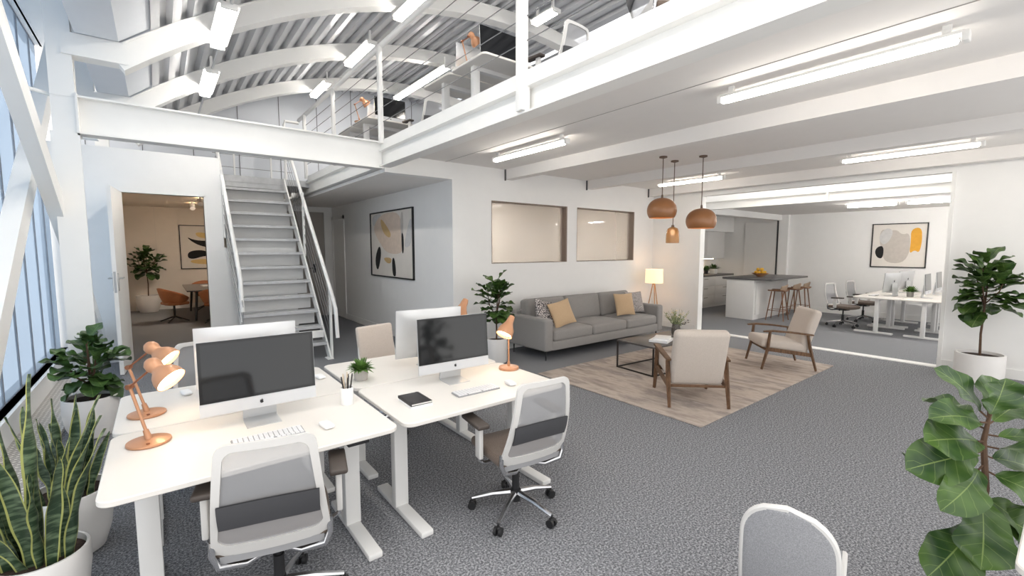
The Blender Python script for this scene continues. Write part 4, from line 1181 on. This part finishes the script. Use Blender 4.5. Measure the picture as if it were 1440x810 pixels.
# (base height, side offset and rise of the tip, towards camera (-) or away (+), width, face direction: side, towards camera, up)
FL = [(1.00,-.20,.20,.05,.15,(.3,1,.6),.18),(.98,.02,.20,-.03,.24,(0,1,-.1),.05),(.97,.22,.07,.08,.17,(0,.5,1),.14),(.98,-.30,.04,-.05,.17,(0,.7,1),.22),
      (.93,.25,-.03,-.06,.15,(0,.4,1),.2),(.90,-.30,.02,-.04,.24,(-.1,.7,.8),.16),(.86,-.33,-.08,.0,.24,(-.2,.8,.6),.2),(.88,.16,.02,-.24,.2,(0,.2,1),.2),
      (.84,.27,-.10,.03,.2,(.2,.6,.7),.2),(.80,-.27,-.14,-.10,.2,(-.1,.8,.6),.26),(.78,.24,-.13,-.14,.27,(.3,1,.5),.12),(.70,-.13,-.26,-.14,.27,(-.3,1,.35),.1),
      (.68,.20,-.20,-.05,.22,(.3,1,.4),.14),(.55,-.26,-.20,-.06,.26,(-.3,1,.6),.14),(.62,.22,-.13,-.1,.24,(.2,1,.6),.16),(.58,.20,-.02,.14,.2,(0,.3,1),.2),
      (.95,-.04,.05,.25,.2,(0,-.2,1),.2),(.74,-.08,-.04,.28,.22,(0,-.2,1),.2),(.99,.10,.16,.10,.16,(0,.6,.6),.1)]
for k,(z,sx,dz,dp,wd,fd,bd) in enumerate(FL):
    p = Vector((.004,.004,z)); e = Vector((0,0,z+dz))+CX*sx+CF*dp
    d = (e-p).normalized(); q = p+d*.04
    sm.tube([p,q],.004,5)
    leaf(fm,q,e,wd,CX*fd[0]-CF*fd[1]+Vector((0,0,fd[2])),bd,.03,.12,k)
sm.build('stem', M['stem'], t); fm.build('foliage', M['leaf'], t, 80)

# ------------------------------------------------------------------ lounge
rg = MB(); soft_slab(rg,3.98,7.63,2.15,4.5,0.001,.014,.01,.003)
tag(rg.build('rug', M['rug']),'large taupe streaked rug under the lounge furniture','rug')
t = thing('sofa','long grey three seat sofa against the white wall','sofa',(5.98,5.36,0))
SW, SD = 3.02, .96
def bulge(ax, amt, hx, hy, hz):
    def f(p):
        q = [p[0],p[1],p[2]]
        h = [hx,hy,hz]; e = 1
        for a in range(3):
            if a != ax: e *= max(0,1-(abs(p[a])/h[a])**2.4)
        q[ax] += (1 if p[ax]>0 else -1)*amt*e
        return tuple(q)
    return f
MB().rbox((0,-.005,.225),(SW-.3,SD-.03,.14),.02,2).build('base', M['sofa'], t)
MB().rbox((0,SD/2-.07,.45),(SW-.2,.14,.5),.03,2).build('back_frame', M['sofa'], t)
for s in (-1,1):
    MB().rbox((s*(SW/2-.085),-.0,.40),(.17,SD,.49),.04,3).build('arm', M['sofa'], t)
cw = (SW-.36)/3
for k in (-1,0,1):
    MB().rbox((k*cw,-.095,.375),(cw-.012,.76,.165),.045,3,None,bulge(2,.03,cw/2,.38,.08),[5,5,0]).build('seat_cushion', M['sofa'], t)
    MB().rbox((k*cw,.25,.66),(cw-.014,.2,.44),.055,3,RX(math.radians(-11)),bulge(1,.035,cw/2,.1,.22),[5,0,5]).build('back_cushion', M['sofa'], t)
for sx in (-1,1):
    for sy in (-1,1):
        MB().cyl((sx*(SW/2-.09),sy*(SD/2-.09),.155),(sx*(SW/2-.09),sy*(SD/2-.09),0),.013,.009,8).build('leg', M['black'], t)
def cushion(label, loc, rot, m, s=.41):
    mb = MB()
    def pf(p):
        u, v = abs(p[0])/(s/2), abs(p[2])/(s/2)
        e = max(0,1-u**2.2)*max(0,1-v**2.2)
        k = 1-.07*(1-u*u)*(v**4)-.0; j = 1-.07*(1-v*v)*(u**4)
        return (p[0]*j, (1 if p[1]>0 else -1)*(.008+.062*e**.6), p[2]*k)
    mb.rbox((0,0,0),(s,.05,s),.012,2,None,pf,[9,0,9])
    o = mb.build('cushion', M[m], ang=80); o.location = loc; o.rotation_euler = rot
    return tag(o,label,'cushion')
cushion('mosaic patterned cushion in the corner by the left sofa arm',(4.79,5.25,.69),(math.radians(-22),math.radians(14),math.radians(4)),'cellcush')
cushion('tan cushion leaning on the mosaic one at the left end of the sofa',(5.0,5.08,.68),(math.radians(-20),math.radians(-12),math.radians(-8)),'tan')
cushion('tan cushion standing before the woven one at the right end of the sofa',(6.66,5.15,.69),(math.radians(-17),0,math.radians(-14)),'tan')
cushion('dark and pale woven cushion by the right sofa arm',(7.08,5.24,.69),(math.radians(-18),0,math.radians(-10)),'wavecush')
# floor lamp
t = thing('floor_lamp','wooden tripod floor lamp with cream drum shade behind the sofa end','floor lamp',(8.25,5.62,0))
for k in range(3):
    a = PI/2+2*PI*k/3+.3
    MB().cyl((.2*math.cos(a),.2*math.sin(a),0),(.02*math.cos(a),.02*math.sin(a),.98),.012,.010,8).build('leg', M['lightwood'], t)
MB().cyl((0,0,.95),(0,0,1.06),.03,.02,12).build('collar', M['bronze'], t)
MB().lathe([(.185,.98),(.178,1.27),(.175,1.27),(.182,.98)],n=36).build('lamp_shade', M['shade'], t)
MB().lathe([(0,1.08),(.03,1.1),(.035,1.14),(.02,1.18),(0,1.19)],n=14).build('bulb', M['glow'], t)
# coffee table
t = thing('coffee_table','low black framed coffee table with dark top on the rug','coffee table',(5.76,3.68,0.014),math.radians(-4))
W, D, H, q = 1.4, .64, .40, .018
MB().rbox((0,0,H-.012),(W,D,.024),.004,1).build('tabletop', M['tabletop'], t)
for sx in (-1,1):
    for sy in (-1,1):
        MB().span(sx*(W/2-q),sx*W/2,sy*(D/2-q),sy*D/2,0,H-.024).build('leg', M['blackmetal'], t)
for z in (q/2,):
    for s in (-1,1):
        MB().span(-W/2,W/2,s*(D/2-q),s*D/2,0,q).build('floor_rail', M['blackmetal'], t)
        MB().span(s*(W/2-q),s*W/2,-D/2,D/2,0,q).build('floor_rail', M['blackmetal'], t)
book('book','large white book, the lower one on the coffee table',(5.50,3.60,.414),(.34,.25,.03),math.radians(18),'white')
book('book','smaller white book lying on top of the large one',(5.52,3.60,.444),(.30,.21,.022),math.radians(26),'white')
t = thing('flower_vase','smoked glass vase with a loose bunch of pale sprigs on the coffee table','vase',(6.05,3.72,.414))
MB().lathe([(0,0),(.05,0),(.062,.015),(.066,.07),(.056,.14),(.05,.17),(.046,.17),(.052,.14),(.06,.07),(.056,.02),(0,.012)],n=28).build('vase_glass', M['vase'], t)
MB().lathe([(0,.014),(.055,.02),(.059,.07),(.055,.1),(0,.1)],n=20).build('water', M['vase'], t)
R = random.Random(12); sm = MB(); lv = MB(); bl = MB(); vi = MB()
for k in range(44):
    a = R.uniform(0,2*PI); sp_ = R.uniform(.03,.2); hh = R.uniform(.24,.40)
    if k < 3: a = -.5+R.uniform(-.2,.2); sp_ = R.uniform(.2,.25); hh = R.uniform(.16,.22)
    tip = Vector((sp_*math.cos(a),sp_*math.sin(a),hh)); b = Vector((.02*math.cos(a+2),.02*math.sin(a+2),.03)); md_ = Vector((.03*math.cos(a),.03*math.sin(a),.18))
    c = bez(b,md_,tip,6); sm.tube(c,.0018,4)
    for j in range(8):
        f = 2+j*.5; i = int(min(f,5)); p = c[i]+(c[i+1]-c[i])*(min(f,5.99)-i)
        d = Vector((R.uniform(-1,1),R.uniform(-1,1),R.uniform(-.3,1))).normalized()*R.uniform(.024,.046); sdv = d.orthogonal().normalized()*.011
        (vi if k<3 else (bl if j>5 and k%2 else lv)).add([p,p+d*.5+sdv,p+d,p+d*.5-sdv],[(0,1,2,3)])
sm.build('sprig_stems', M['sage'], t); lv.build('sprig_leaves', M['sage'], t); bl.build('pale_blossoms', M['blossom'], t); vi.build('violet_blossoms', M['violet'], t)
# armchairs
def make_armchair(label, loc, rz):
    """local: sitter looks along +y"""
    t = thing('armchair', label, 'armchair', loc, rz)
    WW = .66; sx = WW/2-.025
    for s in (-1,1):
        x = s*sx
        MB().tube([(x*1.0,.34,0),(x*.99,.27,.30),(x*1.0,.25,.535)],[.015,.021,.018],4,False,[(-.7,-1),(.7,-1),(.7,1),(-.7,1)]).build('front_leg', M['wood'], t)
        MB().tube([(x,-.36,0),(x,-.27,.32),(x,-.235,.50)],[.014,.021,.018],4,False,[(-.7,-1),(.7,-1),(.7,1),(-.7,1)]).build('rear_leg', M['wood'], t)
        MB().tube([(x,.29,.29),(x,-.29,.22)],.021,4,False,[(-1.2,-.55),(1.2,-.55),(1.2,.55),(-1.2,.55)]).build('side_rail', M['wood'], t)
        mb = MB()
        mb.tube([(x*1.0,.335,.535),(x*1.02,.22,.548),(x*1.04,0,.535),(x*1.02,-.2,.512),(x*1.0,-.30,.50)],[.022,.030,.028,.026,.022],4,False,[(-.42,-1),(.42,-1),(.42,1),(-.42,1)])
        mb.build('armrest', M['wood'], t)
    MB().rbox((0,-.275,.215),(WW-.08,.022,.028),.006,1).build('rear_rail', M['wood'], t)
    MB().rbox((0,.26,.275),(WW-.08,.03,.05),.006,1).build('front_rail', M['wood'], t)
    MB().rbox((0,.045,.335),(WW-.10,.60,.13),.05,4,RX(math.radians(7)),bulge(2,.018,.28,.3,.065),[5,5,0]).build('seat_cushion', M['armcloth'], t)
    MB().rbox((0,-.285,.53),(WW-.10,.12,.64),.05,4,RX(math.radians(17)),bulge(1,.015,.28,.06,.3),[5,0,6]).build('back_cushion', M['armcloth'], t)
    return t
ac = make_armchair('oatmeal armchair with walnut frame, its back to the camera',(4.66,2.68,.019),math.radians(-43))
dup(ac,'oatmeal armchair with walnut frame seen from the side near the wide opening',(7.03,2.66,.019),math.radians(43))
# ------------------------------------------------------------------ kitchen
KX0, KX1, KF, KB = 9.6, 13.9, 6.66, 7.3
n = 4; wdt = (KX1-KX0)/n
ub = None
for k in range(n):
    x0 = KX0+wdt*k; x1 = x0+wdt
    t = thing('kitchen_unit',['white drawer unit of the kitchen run farthest left, hidden by the jamb','white drawer unit of the kitchen run below the tap','white drawer unit of the kitchen run below the potted herbs','white drawer unit at the end of the kitchen run behind the island'][k],'kitchen unit',((x0+x1)/2,0,0))
    hw = wdt/2
    MB().span(-hw+.002,hw-.002,KF+.02,KB-.005,.1,.9).build('carcass', M['cab'], t)
    MB().span(-hw,hw,KF+.05,KF+.07,0,.1).build('plinth', M['cab'], t)
    for (z0,z1) in ((.105,.36),(.366,.62),(.626,.895)):
        d = MB().rbox((0,KF+.01,(z0+z1)/2),(wdt-.006,.02,z1-z0),.002,1).build('drawer', M['cab'], t)
        mb = MB(); mb.cyl((-.09,KF-.02,z1-.06),(.09,KF-.02,z1-.06),.006,n=8)
        for s in (-1,1): mb.cyl((s*.08,KF-.02,z1-.06),(s*.08,KF,z1-.06),.004,n=6)
        mb.build('handle', M['bronze'], d)
tag(MB().rbox(((KX0+KX1)/2,(KF+KB)/2-.01,.925),(KX1-KX0,KB-KF+.01,.045),.004,1).build('worktop', M['counter']),'dark worktop along the kitchen wall','worktop')
for k in range(4):
    x0 = 9.6+1.0*k; t = thing('wall_cabinet',['white wall cupboard nearest the jamb, out of sight','white wall cupboard above the tap','white wall cupboard above the herb pots','white wall cupboard at the end of the row towards the tall panel'][k],'wall cupboard',(x0+.5,0,0))
    MB().span(-.495,.495,6.84,KB-.005,1.42,2.2).build('carcass', M['cab'], t)
    MB().rbox((0,6.83,1.81),(.99,.02,.79),.002,1).build('cupboard_door', M['cab'], t)
struct('wall_kitchen_soffit', MB().span(8.86,14.0,6.75,7.3,2.21,2.65), M['wall'], 'white boxed soffit above the wall cupboards')
t = thing('under_cabinet_light','warm light strip under the kitchen wall cupboards','light strip',(12.1,7.0,1.405))
MB().span(-1.4,1.2,-.02,.02,0,.012).build('housing', M['alu'], t); MB().span(-1.38,1.18,-.016,.016,-.006,0).build('diffuser', emit('warm_strip',(255,222,180),22.0), t)
t = thing('kitchen_tap','tall chrome kitchen tap with curved spout','tap',(12.55,7.15,.948))
mb = MB(); mb.tube([(0,0,0),(0,0,.25),(.0,-.02,.32),(0,-.08,.35),(0,-.15,.33),(0,-.17,.27)],.014,8); mb.build('spout', M['chrome'], t)
MB().cyl((0,0,0),(0,0,.05),.024).build('base', M['chrome'], t); MB().cyl((.02,0,.06),(.08,0,.09),.007).build('lever', M['chrome'], t)
small_plant('potted_herb','dark leafy herb in a white square pot on the kitchen worktop',(13.3,6.98,.948),.08,.15,'herb',90,.2,'white',.3,5,True)
small_plant('potted_herb','herb in a small dark pot next to the white square pot',(13.0,7.05,.948),.06,.1,'herb',80,.2,'black',.5,6)
t = thing('tall_cabinet','tall pale kitchen panel by the far office corner','tall cabinet',(13.96,5.93,0))
MB().span(-.03,.038,-.44,.44,0.02,2.48).build('panel', M['cab'], t)
MB().span(-.034,-.0,-.47,-.44,.02,2.5).build('dark_edge', M['gap'], t)
t = thing('kitchen_island','white kitchen island with an overhanging dark top','kitchen island',(0,0,0))
MB().rbox((12.1,5.15,.48),(1.98,.66,.96),.004,1).build('body', M['cab'], t)
MB().rbox((12.17,5.0,.98),(2.18,1.16,.045),.004,1).build('countertop', M['counter'], t)
MB().span(11.2,13.0,4.80,4.815,.12,.9).build('side_panel', M['cab'], t)
t = thing('fruit_bowl','shallow bowl heaped with yellow fruit on the kitchen island','fruit bowl',(11.95,5.05,1.003))
MB().lathe([(0,0),(.05,0),(.055,.01),(.14,.06),(.145,.066),(.135,.062),(.05,.016),(0,.014)],n=28).build('bowl', M['copper'], t)
t.scale = (1.35,1.35,1.35)
R = random.Random(2)
for k in range(9):
    a = k*PI/3 if k<6 else k*2*PI/3; rr = .075 if k<6 else .04; z = .082 if k<6 else .135
    mb = MB(); mb.lathe([(0,-.036),(.012,-.033),(.024,-.022),(.029,0),(.024,.022),(.012,.033),(.005,.039),(0,.040)],n=14)
    o = mb.build('lemon', M['yellow'], ang=80); o.scale = (1.35,1.35,1.35); o.location = (11.95+1.35*rr*math.cos(a),5.05+1.35*rr*math.sin(a),1.003+1.35*z); o.rotation_euler = (R.uniform(.8,2),R.uniform(0,1),a)
    tag(o,'yellow fruit piled in the bowl on the kitchen island','fruit','fruit in the island bowl')
def make_stool(label, loc, rz=0):
    t = thing('bar_stool', label, 'bar stool', loc, rz)
    H = .70
    for sx in (-1,1):
        for sy in (-1,1):
            MB().cyl((sx*.20,sy*.19,0),(sx*.12,sy*.11,H-.01),.011,.015,8).build('leg', M['stoolwood'], t)
    for (a,b) in (((-.172,-.163),(.172,-.163)),((-.172,.163),(.172,.163)),((-.172,-.163),(-.172,.163)),((.172,-.163),(.172,.163))):
        MB().cyl((a[0],a[1],.24),(b[0],b[1],.24),.007,n=6).build('footrest', M['stoolwood'], t)
    MB().rbox((0,0,H),(.38,.36,.03),.014,3,None,lambda p:(p[0],p[1],p[2]+.02*(abs(p[0])/.19)**2),[4,4,0]).build('seat', M['stoolwood'], t)
    def bk(u,v):
        a = (u-.5)*2.0; r = .19
        return (r*math.sin(a)*1.0,-r*math.cos(a)*1.0-.03*v+.02,H+.01+.15*v*(1-.3*abs(u-.5)*2))
    mb = MB(); mb.grid(bk,12,4); o = mb.build('low_back', M['stoolpad'], t, 80); md = o.modifiers.new('thick','SOLIDIFY'); md.thickness = .02
    return t
s0 = make_stool('bar stool closest to the wide opening, first of the row at the island',(11.62,4.48,0),math.radians(6))
dup(s0,'middle bar stool of the row at the kitchen island',(12.36,4.46,0),math.radians(-4))
dup(s0,'bar stool at the far end of the island near the office wall',(13.02,4.48,0),math.radians(3))

# ------------------------------------------------------------------ second office
o1 = make_desk('white desk in the second office, front left with a chair in front of it',(11.79,2.54,0),1.22,.73,grp=None,rz=PI,ctrl=False)
dup(o1,'white desk in the second office next to the white jamb, front right',(11.79,1.79,0),0)
dup(o1,'white desk in the second office against the wall side, rear left',(13.03,2.54,0),PI)
dup(o1,'white desk in the second office against the wall side, rear right',(13.03,1.79,0),0)
dup(im0,'computer seen from its back on the front left desk of the second office',(11.85,2.42,.73),PI-.25)
dup(im0,'computer seen from its back on the rear left desk below the painting',(13.0,2.42,.73),PI-.25)
dup(im0,'computer with dark screen on the front right desk of the second office',(11.9,1.88,.73),.02)
dup(im0,'computer with dark screen on the rear right desk beside the jamb',(13.0,1.88,.73),.02)
small_plant('potted_succulent','leafy plant in a grey pot on the second office desks',(12.0,2.15,.73),.06,.10,'succ',110,.15,'potgrey',.3,8)
dup(ch0,'task chair in the second office nearest the opening',(11.75,3.2,0),PI-.25)
dup(ch0,'task chair in the second office further back by the painting wall',(13.0,3.15,0),PI-.2)
dup(ch0,'task chair in the second office mostly hidden by the white jamb',(11.95,1.18,0),.1)
for (x,y,lab) in ((11.4,2.75,'white keyboard on the front left desk of the second office'),(12.6,2.72,'white keyboard on the rear left desk of the second office')):
    dup(kb0,lab,(x+.3,y-.08,.73),PI)

# ------------------------------------------------------------------ mezzanine furniture
u1 = make_desk('upper desk at the far end of the mezzanine facing the stairs side',(3.42,7.79,3.15),1.24,.72,.72,0,None,False)
dup(u1,'upper desk at the far end of the mezzanine, its back row',(3.42,8.53,3.15),PI)
dup(u1,'upper desk in the middle of the mezzanine, front row with a copper lamp',(3.55,4.59,3.15),0)
dup(u1,'upper desk in the middle of the mezzanine, back row',(3.55,5.33,3.15),PI)
dup(im0,'upstairs computer with black screen at the far mezzanine desks',(3.38,7.80,3.87),0)
dup(im0,'upstairs computer turned away at the far mezzanine desks',(3.45,8.32,3.87),PI)
dup(im0,'upstairs computer with black screen at the middle mezzanine desks',(3.42,4.60,3.87),0)
dup(im0,'upstairs computer turned away at the middle mezzanine desks',(3.45,5.2,3.87),PI)
for (lab,x,y,a) in (('upstairs task chair at the far mezzanine desk',3.74,7.22,.1),('second upstairs task chair beside the far mezzanine desk, turned aside',4.5,7.2,-.9),('upstairs task chair beside the tall balustrade post',3.76,3.97,.05),('upstairs task chair close to the balustrade at the top edge of the view',3.5,2.3,-2.2)):
    c = dup(ch0,lab,(x,y,3.15),a); c.scale = (1.08,1.08,1.08)
dup(al,'upstairs copper lamp on the far mezzanine desk',(2.86,7.88,3.87),.1)
dup(al,'upstairs copper lamp on the middle mezzanine desk',(3.06,4.75,3.87),.1)

# ------------------------------------------------------------------ door leaf, meeting room
t = thing('open_door','white door leaf standing open with lever handles on both faces','door',(-.395,8.88,0),math.radians(-94))
MB().span(0,.98,-.022,.022,.01,2.53).build('leaf', M['steel'], t)
hd = MB()
for s in (-1,1):
    mb = MB(); mb.rbox((.92,s*.027,1.26),(.045,.01,.24),.003,1); mb.cyl((.92,s*.03,1.31),(.92,s*.07,1.31),.01); mb.tube([(.93,s*.07,1.31),(.80,s*.072,1.31)],.0095,8)
    mb.build('lever_handle', M['silver'], t)
MB().span(.976,.984,-.012,.012,1.12,1.40).build('lock_plate', M['silver'], t)
t = thing('meeting_table','dark topped meeting table on black legs','table',(1.1,14.0,0))
soft = MB(); soft_slab(soft,-.62,.62,-1.2,1.2,.70,.73,.03); soft.build('tabletop', M['tabletop'], t)
for sx in (-1,1):
    for sy in (-1,1): MB().tube([(sx*.42,sy*1.0,.70),(sx*.47,sy*1.08,0)],[.03,.024],6).build('leg', M['black'], t)
def tub_chair(label, loc, rz):
    """local: sitter looks along +y"""
    t = thing('tub_chair', label, 'chair', loc, rz)
    mb = MB()
    def sh(u,v):
        a = -PI/2+(u-.5)*2*PI*.78
        e = abs(u-.5)*2
        top = .80-.24*e**1.6
        r = .13+.16*v**.6
        return (1.08*r*math.cos(a), r*math.sin(a)*1.0+.04, .40+(top-.40)*v**1.2)
    mb.grid(sh,24,8)
    mb.grid(lambda u,v: (1.08*.2*math.cos(2*PI*u)*v,.2*math.sin(2*PI*u)*v+.06,.405+.03*(1-v)),24,3)
    o = mb.build('shell', M['leather'], t, 80); md = o.modifiers.new('thick','SOLIDIFY'); md.thickness = .03; md.offset = 0
    MB().rbox((0,.06,.43),(.44,.44,.07),.034,4).build('seat_cushion', M['leather'], t)
    MB().cyl((0,.04,.1),(0,.04,.40),.022).build('column', M['black'], t)
    for k in range(4):
        a = PI/4+PI/2*k; MB().tube([(0,.04,.12),(.30*math.cos(a),.04+.30*math.sin(a),.012)],[.018,.013],6).build('base_leg', M['black'], t)
    return t
tc = tub_chair('tan leather tub chair standing left of the meeting table',(.2,13.15,0),-PI/2+.35)
dup(tc,'tan tub chair at the near end of the meeting table cut by the door frame',(1.0,12.45,0),-.15)
dup(tc,'tan tub chair at the far side of the meeting table',(1.0,15.35,0),PI)
book('paper_stack','white papers lying on the meeting room table',(1.0,14.2,.73),(.3,.22,.03),.2,'white')
for (x,y,a,lab) in ((.82,12.5,0,'nearer warm spotlight on the meeting room ceiling'),(.74,13.9,0,'farther warm spotlight on the meeting room ceiling')):
    t = thing('spotlight',lab,'spotlight',(x,y,2.86))
    MB().cyl((0,0,0),(0,0,-.05),.02).build('bracket', M['steel'], t)
    mb = MB(); rot = RX(math.radians(-52)); mb.lathe([(0,-.09),(.055,-.09),(.06,.07),(.055,.07),(.05,-.07),(0,-.07)],n=18); mb.v = [tuple(rot @ Vector(p)+Vector((0,0,-.10))) for p in mb.v]; h = mb.build('lamp_head', M['steel'], t)
    mb = MB(); mb.lathe([(0,.05),(.054,.05),(.054,.056),(0,.056)],n=18); mb.v = [tuple(rot @ Vector(p)+Vector((0,0,-.10))) for p in mb.v]; mb.build('bulb', M['glow'], h)
t = thing('added_ceiling_strip','added warm light out of sight in the meeting room','ceiling light',(1.38,13.2,2.86))
MB().span(-.3,.3,-.05,.05,-.03,0).build('housing', M['steel'], t); MB().span(-.28,.28,-.04,.04,-.036,-.03).build('diffuser', emit('added_ceiling_glow',(255,240,222),190.0), t)  # hidden lamp added to lift the dark meeting room
t = thing('added_ceiling_strip','unseen light added in the room behind the interior windows','ceiling light',(6.2,8.0,2.9))
MB().span(-.5,.5,-.06,.06,-.03,0).build('housing', M['steel'], t); MB().span(-.48,.48,-.05,.05,-.036,-.03).build('diffuser', emit('added_ceiling_glow',(255,247,238),260.0), t)  # unseen lamp added to lighten the view through the interior windows
